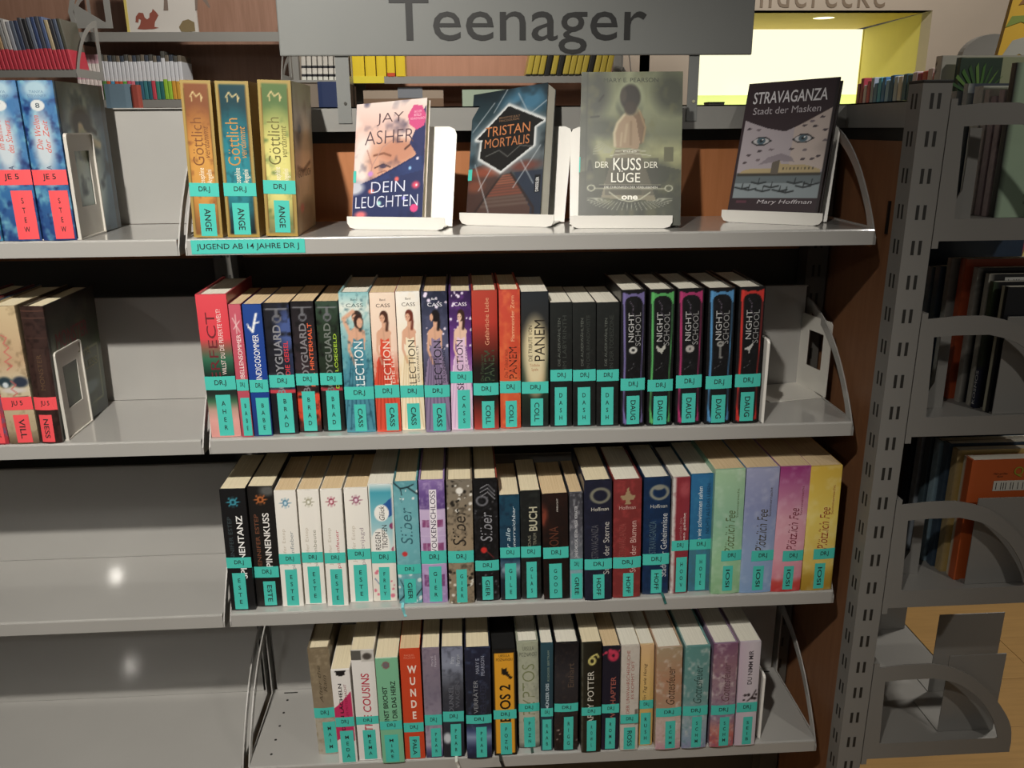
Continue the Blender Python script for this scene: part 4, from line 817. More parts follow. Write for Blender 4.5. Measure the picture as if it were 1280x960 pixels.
row_book(2, 561.5, 593.8, 753.8, 557.4, 590.2, 600.2, [('g', [(0, '#8a7c68'), (.5, '#9a8870'), (1, '#7c7468')]), ('n', '#4a4238', .5, 6, .55), ('d', 14, .05, '#e4e0d6', .75, 1), ('d', 12, .06, '#2a2622', .8, 1), ('d', 14, .05, '#dcd8cc', 0, .3), ('d', 16, .06, '#2a2622', 0, .3), ('e', .5, .92, .14, .025, '#e8e4dc', .3)], hard=True, pg='c', d=.15, sides=('#7a6c5a', '#7a6c5a'), bandpx=(688, 703), authpx=('GIER', 711, 754.5, .3, .72), texts=[('Silber', .2, .72, .48, .78, '#2e2822', 90, dict(shear=.15))], label='grey-brown blossom-patterned hardback in the third row', res=(28, 140), **K2)
row_book(2, 595.7, 624.5, 750.5, 590.2, 622, 598.8, [('f', '#141416'), ('n', '#26262a', .5, 7), ('d', 18, .035, '#4c4c50', .65, 1), ('o', .35, .83, .22, .035, .3, '#6a6a70'), ('l', [(.3, .93), (.6, .96), (.9, .9)], .02, '#9a9aa0'), ('l', [(.3, .9), (.6, .93), (.9, .87)], .02, '#9a9aa0'), ('l', [(.35, .87), (.6, .9), (.9, .84)], .02, '#9a9aa0'), ('d', 14, .04, '#54545a', 0, .3), ('e', .38, .43, .13, .024, '#c8322e', .3), ('l', [(.5, .42), (.8, .36)], .02, '#7a3030')], hard=True, pg='c', d=.15, sides=('#111113', '#c05a4a'), bandpx=(700, 713), authpx=('GIER', 720, 751, .27, .73), texts=[('Silber', .25, .75, .5, .74, '#8c8c92', 90, dict(shear=.15))], label='black swirl-patterned hardback with a tiny red bird', res=(28, 140), **K2)
row_book(2, 626.2, 650.9, 749.8, 623.8, 649.4, 619.5, [('g', [(0, '#1c1c20'), (.2, '#232a34'), (.3, '#8a9aa8'), (.4, '#1e3c54'), (1, '#1d4458')]), ('n', '#15283a', .4, 4)], hard=False, pg='c', sides=('#1a2c3a', '#1a2c3a'), bandpx=(684, 697), authpx=('GILE', 704, 749.5, .22, .8), texts=[('für alle', .3, .52, .44, .7, '#b8ccd4', 90, dict(shear=.2)), ('unerreichbar', .62, .78, .5, .9, '#c8d4da', 90, dict(shear=.2))], label='dark blue spine with handwritten white title in the third row', **K2)
row_book(2, 652.5, 676.5, 748.3, 649.4, 675.8, 614.2, [('f', '#1c1e1e'), ('n', '#2c302e', .4, 5)], hard=False, pg='c', sides=('#151616', '#151616'), bandpx=(682.7, 696.6), authpx=('GLAS', 702, 748.3, .26, .78), texts=[('DAS', .36, .5, .5, .6, '#8a8878', 90), ('BUCH', .42, .84, .64, .86, '#b8b49c', 90, dict(bold=.02)), ('DER TRAUM', .62, .78, .44, .62, '#8a8878', 90)], label='black spine with a pale block title under a raised white page block', **K2)
row_book(2, 680.4, 711.5, 748.8, 676.8, 709.8, 618, [('g', [(0, '#121010'), (.5, '#1b1211'), (1, '#231614')]), ('e', 0, .8, .2, .1, '#7a3a2c', .8), ('n', '#2c1814', .4, 4)], hard=False, pg='t', sides=('#1a1110', '#1a1110'), bandpx=(684, 698), authpx=('GOOD', 704.5, 748, .22, .72), texts=[('FIRELIGHT', .56, .62, .84, .96, '#d0c8c0', 90), ('LEONA', .25, .62, .44, .7, '#5c3224', 90)], label='near-black brown spine with a dim copper title', **K2)
row_book(2, 712.5, 729, 749, 712, 728.3, 616, [('g', [(0, '#7ab4b8'), (.3, '#82a4ae'), (.4, '#6a7078'), (.7, '#4c4c54'), (1, '#3c3c42')]), ('n', '#a8a8ae', .3, 5)], hard=False, pg='t', sides=('#55555c', '#55555c'), bandpx=(698.5, 712), authpx=('GREE', 716.5, 749, .1, .95), texts=[('DAS SCHICKSAL IST EIN MIESER VERRÄTER', .32, .6, .4, .88, '#d8d8dc', 90)], label='narrow grey spine with small capitals in the third row', **K2)
def wreath(c): return [('o', .58, .88, .32, .055, .28, c)]
def hoff(base, em, tc): return [('f', base), ('n', tuple(min(1, x * 1.35) for x in hx(base)), .3, 5)] + em
row_book(2, 731, 764.7, 749.5, 729.5, 765.4, 601, hoff('#1d1f30', wreath('#7c7a6c'), ''), hard=True, pg='c', d=.15, sides=('#191b2a', '#191b2a'), bandpx=(698.5, 711.7), authpx=('HOFF', 717.7, 750, .3, .72), texts=[('Hoffman', .25, .88, .755, .785, '#c8c4b8', 0), ('STRAVAGANZA', .25, .5, .36, .64, '#54545c', 90), ('Stadt der Sterne', .68, .9, .22, .66, '#b8b4b0', 90)], label='dark indigo hardback with a silver wreath emblem', res=(28, 140), **K2)
row_book(2, 766, 800, 746.5, 766.6, 803.2, 600, hoff('#7a3030', [('p', [(.5, .95), (.6, .88), (.78, .87), (.72, .84), (.58, .84), (.6, .8), (.4, .8), (.44, .84), (.3, .84), (.24, .87), (.42, .88)], '#a08868')], ''), hard=True, pg='w', d=.15, sides=('#6e2a2a', '#6e2a2a'), bandpx=(696, 709.8), authpx=('HOFF', 716, 747, .36, .74), texts=[('Hoffman', .2, .78, .76, .79, '#c8a49c', 0), ('STRAVAGANZA', .2, .45, .36, .64, '#8e4440', 90), ('Stadt der Blumen', .6, .82, .22, .66, '#d0a8a0', 90)], label='brick-red hardback with a fleur-de-lis emblem', res=(28, 140), **K2)
row_book(2, 802.5, 834.9, 742.2, 805, 839.2, 597.3, hoff('#152c4c', wreath('#86887e') + [('e', .55, .92, .2, .02, '#8a8a80', .4)], ''), hard=True, pg='w', d=.15, sides=('#12263f', '#12263f'), bandpx=(692, 705.7), authpx=('HOFF', 711.7, 742.5, .32, .74), texts=[('Hoffman', .25, .88, .75, .78, '#c0c0b8', 0), ('STRAVAGANZA', .22, .48, .36, .64, '#4c6474', 90), ('Stadt der Geheimnisse', .66, .9, .15, .7, '#c4c8cc', 90)], label='navy hardback with a mermaid wreath emblem and a dark ribbon', res=(28, 140), ribbon=(.75, .012, '#2c6460'), **K2)
row_book(2, 837.2, 858.8, 741.3, 842, 863, 596.8, [('h', [(0, '#cfc8c4'), (.16, '#cfc8c4'), (.2, '#8a3038'), (1, '#8c3440')]), ('r', .2, 1, 0, .25, '#5a3a3c', .7), ('e', .7, .9, .3, .06, '#a84c54', .8), ('n', '#7a2830', .2, 5)], hard=False, pg='w', sides=('#c8c0bc', '#c8c0bc'), bandpx=(675.7, 688.4), authpx=('HOOV', 696.6, 741.3, .3, .95), texts=[('Zurück ins', .42, .58, .44, .66, '#b07878', 90), ('Leben geliebt', .64, .84, .4, .7, '#e8d4d0', 90)], label='narrow crimson spine with a white edge in the third row', **K2)
row_book(2, 860, 887.5, 738.7, 864, 894.3, 593, [('g', [(0, '#3f6c7c'), (.4, '#44798c'), (.45, '#2c6a94'), (1, '#2f6c9c')]), ('n', '#3a80a8', .3, 4)], hard=False, pg='w', d=.14, sides=('#2c6078', '#2c6078'), bandpx=(674, 687), authpx=('HOTE', 693, 738.5, .3, .75), texts=[('So wie schwimmen sehen', .3, .5, .42, .9, '#d8e4e8', 90, dict(shear=.2)), ('NICHTS ALS DAS LEBEN', .68, .84, .5, .92, '#1c4060', 90)], label='steel blue paperback with white slanted title near the pastel four', **K2)
for (bl, br, yb, tl, tr, yt, bpx, apx, g_, s_, tc, lab) in (
    (889.5, 923, 738.7, 893, 933.9, 587, (688, 701), (707, 738), [(0, '#8cb88c'), (.3, '#9cc8a0'), (.6, '#90bca0'), (1, '#a6c8a4')], '#78a48c', '#5a6a44', 'pale green thick spine with a script title, first of the pastel four'),
    (924.7, 962.6, 738.5, 932.7, 976.3, 585.2, (688, 701), (707, 737), [(0, '#86a4cc'), (.3, '#93a8cc'), (.7, '#8c94bc'), (1, '#a0a4c4')], '#7c8cb8', '#4a4434', 'pale blue thick spine with a script title'),
    (963.3, 999.3, 736.5, 975.8, 1015.3, 583.2, (688, 701), (707, 736), [(0, '#c03a3c'), (.08, '#c8504c'), (.12, '#d88c9c'), (.3, '#e0a4b4'), (.6, '#dba4b4'), (.85, '#b46a94'), (1, '#983a78')], '#b87894', '#7a2c3c', 'pink thick spine with a script title and red foot'),
    (1001, 1039.3, 734, 1014, 1053.7, 582.8, (685.7, 698.7), (703.7, 735), [(0, '#a8842c'), (.12, '#b8963c'), (.2, '#dcc064'), (.6, '#ecd46c'), (1, '#dcb84c')], '#c8a44c', '#9c4430', 'yellow thick spine with a script title at the end of the third row')):
    row_book(2, bl, br, yb, tl, tr, yt, [('g', g_), ('n', '#ffffff', .1, 4)], hard=False, pg='t', d=.14, bulge=.002, bu=(.3, 1.0), sides=(s_, s_), bandpx=bpx, authpx=('IOSI', apx[0], apx[1], .38, .72), texts=[('Plötzlich Fee', .4, .72, .34, .68, tc, 90, dict(shear=.3)), ('Sommernacht', .74, .82, .62, .85, tc, 90)], label=lab, res=(20, 120), Y=.004, **K2)

# ------------------------------------------------------------------ lowest shelf
G3 = 'books on the lowest shelf of the right bay'; K3 = dict(group=G3)
row_book(3, 400.2, 422.7, 941.7, 381.5, 412.7, 811, [('g', [(0, '#a8a090'), (.35, '#b0a898'), (.4, '#8a7c68'), (1, '#7a6c56')]), ('n', '#94866e', .5, 5)], hard=True, pg='c', d=.14, sides=('#6e624e', '#6e624e'), bandpx=(884, 896.5), authpx=('MAIM', 901.7, 942, .35, .95), texts=[('After the\nRain', .35, .75, .5, .85, '#4c4232', 90, dict(shear=.3))], label='grey-brown leaning hardback, first in the lowest row', **K3)
row_book(3, 425, 447, 953.5, 412, 437.7, 837.7, [('g', [(0, '#e4e0dc'), (.2, '#e4e0dc'), (.21, '#c8325e'), (1, '#e8e4e0')]), ('f', '#e6e2de'), ('p', [(0, .25), (.0, .6), (.5, .68), (1, .78), (1, .25), (.7, .2), (.3, .28)], '#c23060'), ('p', [(.2, .995), (.8, .995), (.72, .95), (.5, .935), (.28, .95)], '#1e1c1e')], hard=False, pg='c', sides=('#ddd8d2', '#ddd8d2'), bandpx=(896, 908), authpx=('MEDA', 913, 953.5, .18, .9), texts=[('DEIN LÄCHELN', .28, .5, .36, .86, '#1c1618', 90, dict(bold=.02)), ('UM MITTERNACHT', .62, .75, .5, .85, '#8c2040', 90)], label='short white and magenta spine in the lowest row', **K3)
row_book(3, 449.2, 477.3, 949.7, 437.7, 466.9, 813.5, [('f', '#e4e0dc'), ('r', 0, .42, .92, 1, '#5a5854'), ('r', .42, 1, .9, 1, '#c8c4be'), ('e', .7, .95, .2, .03, '#4c4642', .4)], hard=False, pg='c', sides=('#dcd6ce', '#dcd6ce'), bandpx=(895, 905), authpx=('MEMA', 912, 950, .25, .82), texts=[('THE COUSINS', .36, .72, .27, .8, '#b8344a', 90, dict(bold=.012, shear=.1))], label='white spine with handwritten red title in the lowest row', **K3)
row_book(3, 479.5, 505.4, 956.7, 467.5, 498, 823.2, [('f', '#7cb894'), ('e', .46, .94, .17, .034, '#8a5458', .15), ('e', .46, .94, .12, .024, '#6e6c70', .3)], Y=-.004, hard=False, pg='c', sides=('#e0dccc', '#6ca484'), bandpx=(901, 911.5), authpx=('MIRE', 918, 957, .16, .78), texts=[('EINST BRICHST', .22, .44, .38, .74, '#1c2a24', 90, dict(bold=.02)), ('DU DIR DAS HERZ', .6, .82, .34, .79, '#1c2a24', 90, dict(bold=.02))], label='mint green spine with black title jutting over the shelf edge', **K3)
row_book(3, 506.8, 532, 948.2, 498.8, 524.6, 812, [('f', '#c94628')] , hard=False, pg='t', sides=('#b83e24', '#b83e24'), bandpx=(903, 914.6), authpx=('PALA', 920, 948.3, .25, .76), texts=[('W\nU\nN\nD\nE\nR', .34, .8, .27, .86, '#f0dcd0', 0, dict(bold=.03, lines=1.1)), ('RAQUEL\nPALACIO', .2, .75, .92, .96, '#e08a70', 0)], label='orange-red spine with stacked white capitals in the lowest row', **K3)
row_book(3, 533.5, 554, 946.7, 526.3, 549.6, 810.8, [('g', [(0, '#2e2a4a'), (.06, '#5c5880'), (.12, '#a8a0b4'), (.3, '#9a90a0'), (.6, '#7c7484'), (1, '#8a7c8a')]), ('n', '#6a6074', .3, 5)], hard=False, pg='c', sides=('#76707e', '#76707e'), bandpx=(893, 906), authpx=('PEAR', 910, 947, .32, .9), texts=[('Mary E\nPearson', .5, .8, .84, .94, '#c8c0cc', 90)], label='dusty mauve spine with faint lettering in the lowest row', **K3)
row_book(3, 555.4, 580.4, 946, 550.8, 579, 809.7, [('g', [(0, '#20222c'), (.3, '#2c303c'), (.6, '#40424a'), (.85, '#8c92a4'), (1, '#7c8094')]), ('n', '#2a2c36', .3, 4), ('e', .2, .18, .2, .05, '#c8ccd4', .6)], hard=False, pg='c', sides=('#3a3c48', '#3a3c48'), bandpx=(889, 901.7), authpx=('PEAR', 904.8, 946, .35, .85), texts=[('DUNKEL', .3, .52, .42, .66, '#70727c', 90), ('WAGEN', .62, .82, .46, .7, '#60626c', 90), ('Mary\nPearson', .4, .85, .84, .94, '#b8bcc8', 90)], label='grey spine with a storm-dark foot in the lowest row', ribbon=(.6, .012, '#c8c4bc'), **K3)
row_book(3, 583.5, 615.8, 947, 580.4, 612.7, 810, [('g', [(0, '#1a1e34'), (.1, '#2c3456'), (.2, '#8a9ab8'), (.26, '#3c4a72'), (.35, '#20242e'), (1, '#23263a')]), ('n', '#6c82a8', .25, 6, .6)], hard=True, pg='c', d=.14, sides=('#1c1f2c', '#1c1f2c'), bandpx=(893, 903.7), authpx=('PEAR', 908, 947.5, .38, .8), texts=[('VERRÄTER', .28, .48, .42, .72, '#8c8e94', 90), ('DER HERZEN', .58, .8, .42, .7, '#34384c', 90), ('MARY E\nPEARSON', .42, .76, .76, .93, '#9a9eb0', 90)], label='navy spine with a pale blue foot in the lowest row', **K3)
row_book(3, 618, 646.7, 943.8, 614.8, 644.4, 812.4, [('f', '#1c1a18'), ('r', .08, .92, .02, .97, '#e0a030'), ('p', [(.35, .8), (.4, .84), (.5, .82), (.62, .84), (.66, .78), (.86, .75), (.8, .72), (.6, .76), (.45, .77)], '#1c1a18')], hard=False, pg='k', sides=('#141312', '#141312'), bandpx=(887, 898.5), authpx=('POZN', 903, 944.5, .28, .78), texts=[('URSULA\nPOZNANSKI', .16, .86, .9, .96, '#2a2014', 0), ('EREBOS 2', .28, .76, .2, .68, '#1c1812', 90, dict(bold=.02))], label='black-edged spine with an amber panel and black pages', ribbon=(.25, .014, '#1c1c1c'), **K3)
row_book(3, 648.8, 675.2, 934.3, 645.4, 673, 802.2, [('g', [(0, '#3a3834'), (.06, '#a8a898'), (.3, '#b4b4a2'), (1, '#a6aa94')]), ('n', '#8c9080', .3, 6)], hard=True, pg='w', d=.14, sides=('#8e9284', '#8e9284'), bandpx=(878.7, 889), authpx=('POZN', 895.8, 933.8, .25, .78), texts=[('URSULA\nPOZNANSKI', .12, .92, .87, .96, '#585c50', 0), ('CRYPTOS', .22, .8, .22, .8, '#7a805c', 90, dict(bold=-.01))], label='pale sage spine with thin tall olive capitals', ribbon=(.6, .02, '#34443c'), **K3)
row_book(3, 676, 691.3, 938.2, 675.8, 691.5, 804.8, [('g', [(0, '#2c4450'), (.5, '#26404c'), (1, '#2c4c58')])], hard=False, pg='w', sides=('#243c46', '#243c46'), bandpx=(885, 895.4), authpx=('RAAB', 899, 938.5, .12, .88), texts=[('MÜNZER DES', .34, .66, .4, .64, '#c0d0d8', 90, dict(bold=.015)), ('RÜDIGER BERTRAM', .5, .7, .66, .94, '#8a9a8c', 90)], label='thin petrol blue spine in the lowest row', **K3)
row_book(3, 692.5, 722, 937.5, 693.3, 724.2, 803.7, [('g', [(0, '#1c1618'), (.2, '#2c2222'), (.4, '#262428'), (.7, '#302e32'), (1, '#16151a')]), ('n', '#5a4a40', .25, 7, .6), ('d', 8, .04, '#a08c84', .05, .2)], hard=True, pg='w', d=.14, sides=('#141316', '#141316'), bandpx=(878.7, 889), authpx=('RIGG', 895.4, 937.5, .4, .8), texts=[('Einhart', .55, .8, .6, .82, '#5c4c40', 90)], label='thick charcoal smoky spine in the lowest row', **K3)
row_book(3, 726.3, 750.8, 939.8, 727.3, 752.3, 803.8, [('h', [(0, '#5c5c50'), (.1, '#26261f'), (1, '#17150f')]), ('n', '#2c261a', .3, 5), ('o', .52, .84, .15, .028, .5, '#d8cc7c'), ('l', [(.5, .88), (.75, .9), (.85, .87)], .06, '#d8cc7c')], hard=False, pg='c', sides=('#34342c', '#1c1a14'), bandpx=(884, 894), authpx=('ROWL', 900.6, 940, .28, .76), texts=[('HARRY POTTER', .3, .62, .22, .75, '#d0ccc0', 90)], label='black-brown spine with a yellow ring-and-wing emblem in the lowest row', **K3)
row_book(3, 751.5, 772.5, 936.8, 753.3, 776.3, 808.8, [('g', [(0, '#221a34'), (.3, '#1c1a2c'), (1, '#1c1c28')]), ('e', .6, .92, .32, .055, '#b8344e', .3), ('d', 14, .08, '#c83c58', .87, .97), ('e', .6, .92, .08, .015, '#3a1c28', .3)], hard=False, pg='t', sides=('#181724', '#181724'), bandpx=(880, 891), authpx=('ROMA', 897, 937, .22, .8), texts=[('NEW CHAPTER', .48, .78, .2, .72, '#a05a50', 90, dict(bold=.01))], label='dark plum spine topped by a crimson flower', **K3)
row_book(3, 775.2, 796.4, 937.5, 776.3, 800.8, 807.3, [('f', '#c8c0b6'), ('r', 0, 1, .26, .28, '#6c665e'), ('r', .78, .95, .25, .4, '#5c564e', .8), ('n', '#b0a89c', .2, 4)], hard=False, pg='w', sides=('#c4bcb0', '#c4bcb0'), bandpx=(893, 904), authpx=('ROSS', 909, 937.5, .2, .85), texts=[('DER UNWAHRSCHEINLICHE', .3, .48, .36, .96, '#a05850', 90), ('ES KOMMT OFT', .56, .72, .5, .86, '#a05850', 90)], label='pale cream spine with red lettering in two lines, lowest row', **K3)
row_book(3, 797.3, 815.6, 931.3, 800.8, 817.8, 805.8, [('g', [(0, '#c4a25c'), (.5, '#d0b06c'), (.8, '#d8b47c'), (1, '#d8b488')])], hard=False, pg='w', sides=('#c8b48c', '#c8b48c'), bandpx=(875, 885.7), authpx=('RUSH', 890.7, 931, .12, .85), texts=[('Ein Tag wie Honig', .25, .55, .45, .82, '#4c3c2c', 90, dict(shear=.3))], label='narrow honey-beige spine in the lowest row', **K3)
for (bl, br, yb, tl, tr, yt, bpx, apx, g_, tc, lab, hd) in (
    (818.6, 849.6, 943.4, 821, 854, 809.7, (884.6, 895.5), (901, 943.5), [(0, '#c090a0'), (.1, '#c8a8a8'), (.3, '#c8b4ac'), (.4, '#b08c74'), (.7, '#b08468'), (1, '#a89478')], '#4a3628', 'rose and tan marbled spine with a script title, first of three marbled', True),
    (851.2, 881.3, 942.6, 856.5, 889, 807.8, (882, 894), (895.5, 942.5), [(0, '#8c8cac'), (.1, '#8ca0b4'), (.3, '#98aab0'), (.5, '#6c9694'), (1, '#5c8c88')], '#34504c', 'blue-green marbled spine with a script title', True),
    (885.9, 915.2, 941.5, 892.4, 924, 804.4, (881, 893), (896, 942), [(0, '#b0606c'), (.08, '#b8605c'), (.18, '#c0847c'), (.3, '#8c7c94'), (.5, '#9c8490'), (.8, '#94707c'), (1, '#7c5470')], '#6a4a52', 'plum and coral marbled spine with a script title', True)):
    row_book(3, bl, br, yb, tl, tr, yt, [('g', g_), ('n', '#e0d8d4', .35, 5, .55), ('n', hx(g_[-1][1]), .3, 9, .5)], hard=hd, pg='w', d=.14, sides=(g_[3][1], g_[-1][1]), bandpx=bpx, authpx=('SCHM', apx[0], apx[1], .38, .78), texts=[('Gottesfeuer', .38, .72, .45, .82, tc, 90, dict(shear=.35))], label=lab, res=(24, 130), **K3)
lastb = row_book(3, 917.6, 942, 937, 925.2, 952.4, 802.5, [('f', '#cbbcc6'), ('h', [(0, '#c8b4c4'), (.6, '#cec4cc'), (1, '#c4bcc4')]), ('l', [(.5, .44), (.7, .47), (.9, .54)], .05, '#3a3034'), ('d', 6, .06, '#2c2428', .43, .5)], hard=False, pg='w', d=.14, sides=('#c4b8c0', '#b8b0b4'), bandpx=(878, 890), authpx=('SEIB', 896, 937, .36, .82), texts=[('DU NIMM MIR', .44, .66, .6, .92, '#3a343c', 90, dict(bold=.012))], label='pale lilac-white spine at the end of the lowest row', **K3)

# ------------------------------------------------------------------ left bay books
G4 = 'blue watercolour series on the left bay top shelf'
def neb(a, b, c, seed): return [('g', [(0, a), (.3, b), (.6, c), (1, b)]), ('n', '#7cc0d8', .5, 4, .5), ('n', '#1c3474', .6, 5, .52), ('e', .5, .62, .3, .2, '#dce8f0', .8), ('e', .5, .95, .4, .06, '#b8d8e8', .8), ('e', .5, .85, .2, .034, '#eef2f2', .15), ('e', .5, .4, .2, .05, '#c8dcec', .8)]
def tl_x(x, y0, y1): return x + (x - 667) / 3640 * (y0 - y1)
rk = dict(gain=.66, hard=True, pg='w', d=.155, group=G4, bandtext='JE 5', stick=RED, bulge=.003, res=(36, 150), Y=.004)
TT = {'6': ('Der Fluss', 'des Vergessens'), '7': ('Im Bannkreis', 'des Schwurs'), '8': ('Die Wellen', 'der Zeit')}
for bl, br, num, lab, sidec in ((-44, 4, '6', 'turquoise-blue watercolour spine cut off by the photo edge', '#244a7c'), (5, 53, '7', 'blue watercolour spine numbered seven', '#23406c'), (54, 96.6, '8', 'blue watercolour spine numbered eight beside the white bookend', '#22303a')):
    r = row_book(0, bl, br, 299.7, tl_x(bl, 299.7, 100), tl_x(br, 299.7, 100), 100.5, neb('#2c4c8c' if num != '6' else '#2c7ca4', '#3c78b4' if num != '6' else '#3c9cb4', '#4c88c0', 1), sides=('#24406c', sidec), bandpx=(212, 231), authpx=('STEW', 238, 299, .42, .95),
                 texts=[(num, .44, .56, .835, .865, '#3c4c58', 0, dict(bold=.01)), (TT[num][0], .3, .48, .58, .79, '#c2584c', 90, dict(shear=.3)), (TT[num][1], .54, .7, .56, .76, '#c2584c', 90, dict(shear=.3)), ('TANYA\nSTEWNER', .25, .8, .9, .94, '#5c7c98', 0), ('ALEA A', .48, .62, .36, .48, '#2c3c58', 90)], label=lab, **rk)
t_, h_, d_ = dims(r)
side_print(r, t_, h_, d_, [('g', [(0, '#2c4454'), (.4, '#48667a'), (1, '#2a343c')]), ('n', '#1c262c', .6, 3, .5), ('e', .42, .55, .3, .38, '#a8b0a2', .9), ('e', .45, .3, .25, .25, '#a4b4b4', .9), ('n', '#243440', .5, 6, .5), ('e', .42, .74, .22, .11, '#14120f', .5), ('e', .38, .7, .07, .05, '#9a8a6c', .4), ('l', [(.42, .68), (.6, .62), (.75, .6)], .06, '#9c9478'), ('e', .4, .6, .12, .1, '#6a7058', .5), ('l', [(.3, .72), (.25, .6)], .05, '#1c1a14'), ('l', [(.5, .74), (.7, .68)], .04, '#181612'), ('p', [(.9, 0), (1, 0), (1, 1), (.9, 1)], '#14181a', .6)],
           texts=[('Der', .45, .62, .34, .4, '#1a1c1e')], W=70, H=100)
ZT = LIP + .0004
b_ = row_book  # alias
bookend(r.location.x + t_ / 2 + .0012, .006, LIP + .0003, .085, .137, .09, 'white metal bookend with a window beside the blue watercolour books', footdir=-1, win=(.28, .82, .3, .83), mat=metal_paint('off_white_metal', '#c9c5bc', .35, .02))
G5 = 'old-looking series on the left bay second shelf'
rk2 = dict(pg='c', d=.165, group=G5, bandtext='JU 5', stick=RED, Y=.004)
row_book(1, -38, -6, 558, -62, -30, 382, [('g', [(0, '#7a3038'), (1, '#8a4048')]), ('n', '#5a2028', .4, 4)], hard=True, sides=('#6a2830', '#6a2830'), label='dark red book cut off by the photo edge in the left bay', bandpx=(480, 494), authpx=('VILL', 500, 556), **rk2)
row_book(1, -5, 12, 557.5, tl_x(-5, 557, 383) - 2, tl_x(12, 557, 383), 382.5, [('g', [(0, '#a03038'), (.2, '#a83840'), (.5, '#2c5c8c'), (.7, '#c8c0b0'), (1, '#3c4858')]), ('n', '#3c6c9c', .3, 4)], hard=True, sides=('#2c4058', '#2c4058'), label='blue and grey spine at the photo edge on the left bay second shelf', bandpx=(480, 496), authpx=('VILL', 502, 556), **rk2)
row_book(1, 13.5, 49.5, 556, tl_x(13.5, 556, 383) - 6, tl_x(49.5, 556, 383) - 1, 383, [('g', [(0, '#5c4c3c'), (.1, '#a8987c'), (.25, '#b8a888'), (.45, '#c8bca0'), (.6, '#b89c7c'), (1, '#c4b08c')]), ('n', '#7c684c', .4, 5, .55), ('e', .25, .46, .25, .04, '#2c3c44', .5), ('e', .75, .46, .25, .04, '#2c3444', .5), ('e', .25, .44, .1, .02, '#c8d0d4', .5), ('e', .5, .4, .4, .02, '#c8c0b8', .7), ('l', [(.1, .34), (.9, .35)], .05, '#4c3c34', .7), ('l', [(.4, .55), (.6, .58), (.38, .61), (.62, .64), (.42, .68), (.6, .71), (.45, .74), (.58, .78), (.42, .8)], .03, '#c0605c', .8), ('l', [(.45, .36), (.6, .38), (.42, .41), (.6, .44), (.45, .47)], .03, '#b8605c', .8)], hard=True, sides=('#a89878', '#6c5c48'), label='cream aged spine with printed eyes in the left bay', bandpx=(496, 512), authpx=('VILL', 518, 553, .3, .8),
         res=(28, 140), **rk2)
r = row_book(1, 51.5, 79, 557, tl_x(51.5, 557, 384) + 1, tl_x(79, 557, 383) + 3, 383.5, [('f', '#35231f'), ('n', '#251714', .6, 5), ('l', [(0, .92), (1, .92)], .03, '#4c342c'), ('l', [(0, .78), (1, .78)], .03, '#4c342c'), ('l', [(0, .97), (1, .97)], .03, '#54382e'), ('r', .3, .85, .35, .7, '#42302a', .6), ('l', [(0, .33), (1, .33)], .03, '#4c342c')], hard=True, sides=('#2c1c18', '#23241d'), label='dark brown leather-look spine beside the lower white bookend', bandpx=(496, 512), authpx=('NESS', 518, 556, .15, .72), bulge=.003, texts=[('MONSTER', .45, .65, .4, .66, '#57412f', 90)], res=(28, 140), **rk2)
t_, h_, d_ = dims(r)
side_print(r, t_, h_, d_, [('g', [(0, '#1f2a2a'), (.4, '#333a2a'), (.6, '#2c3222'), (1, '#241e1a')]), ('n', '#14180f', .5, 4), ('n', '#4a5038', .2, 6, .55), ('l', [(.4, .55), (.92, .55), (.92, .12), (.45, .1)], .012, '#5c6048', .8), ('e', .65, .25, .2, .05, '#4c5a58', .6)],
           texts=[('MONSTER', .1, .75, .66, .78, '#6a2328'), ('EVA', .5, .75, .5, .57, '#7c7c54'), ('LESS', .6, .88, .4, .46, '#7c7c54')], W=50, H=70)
q0 = atZ(80.7, 549, LIP - S)
bookend(r.location.x + t_ / 2 + .0016, .012, -S + LIP + .0003, .085, .13, .09, 'white metal bookend with a window beside the dark brown leather-look book', footdir=-1, win=(.25, .8, .32, .8), mat=metal_paint('off_white_metal', '#c9c5bc', .35, .02))
# bookends of the right bay
qa = atY(950, 523, .004)
z1 = -S + LIP + .0003
bookend(qa.x + .0018, .004, z1, .14, .128, .0015, 'white bookend plate seen edge-on against the black ornamental series', win=(.3, .7, .4, .7))
r = tag(empty('bookend', (0, 0, 0)), 'empty white L-shaped bookend near the second shelf end', 'bookend', 'metal bookends')
w0 = atZ(960, 500, z1); pA = atZ(1031, 497, z1); pB = atZ(1005, 484, z1)
r.location = (pA.x, pA.y, z1); dv = Vector((pB.x - pA.x, pB.y - pA.y, 0)); L_ = .085
ang = math.atan2(dv.y, dv.x); r.rotation_euler = (0, 0, ang - math.pi / 2)
hh = .125
o_ = [(0, 0), (L_, 0), (L_, hh - .004), (L_ - .004, hh), (.004, hh), (0, hh - .004)]; i2 = [(.02, .04), (.062, .04), (.062, .1), (.0615, .1005), (.0205, .1005), (.02, .1)]
MB().ring(o_, i2, 'x', 0, .0016).build('upright_plate', metal_paint('bookend_white', '#d6d3cb', .35, .02), r)
MB().box(-.1, 0, 0, L_, 0, .0014).build('foot_plate', metal_paint('bookend_white', '#d6d3cb', .35, .02), r)
z3 = -3 * S + LIP + .0003
bookend(atY(944, 934, .01).x + .003, .01, z3, .12, .125, .002, 'white bookend plate behind the pale lilac-white last book', win=(.3, .7, .4, .7))

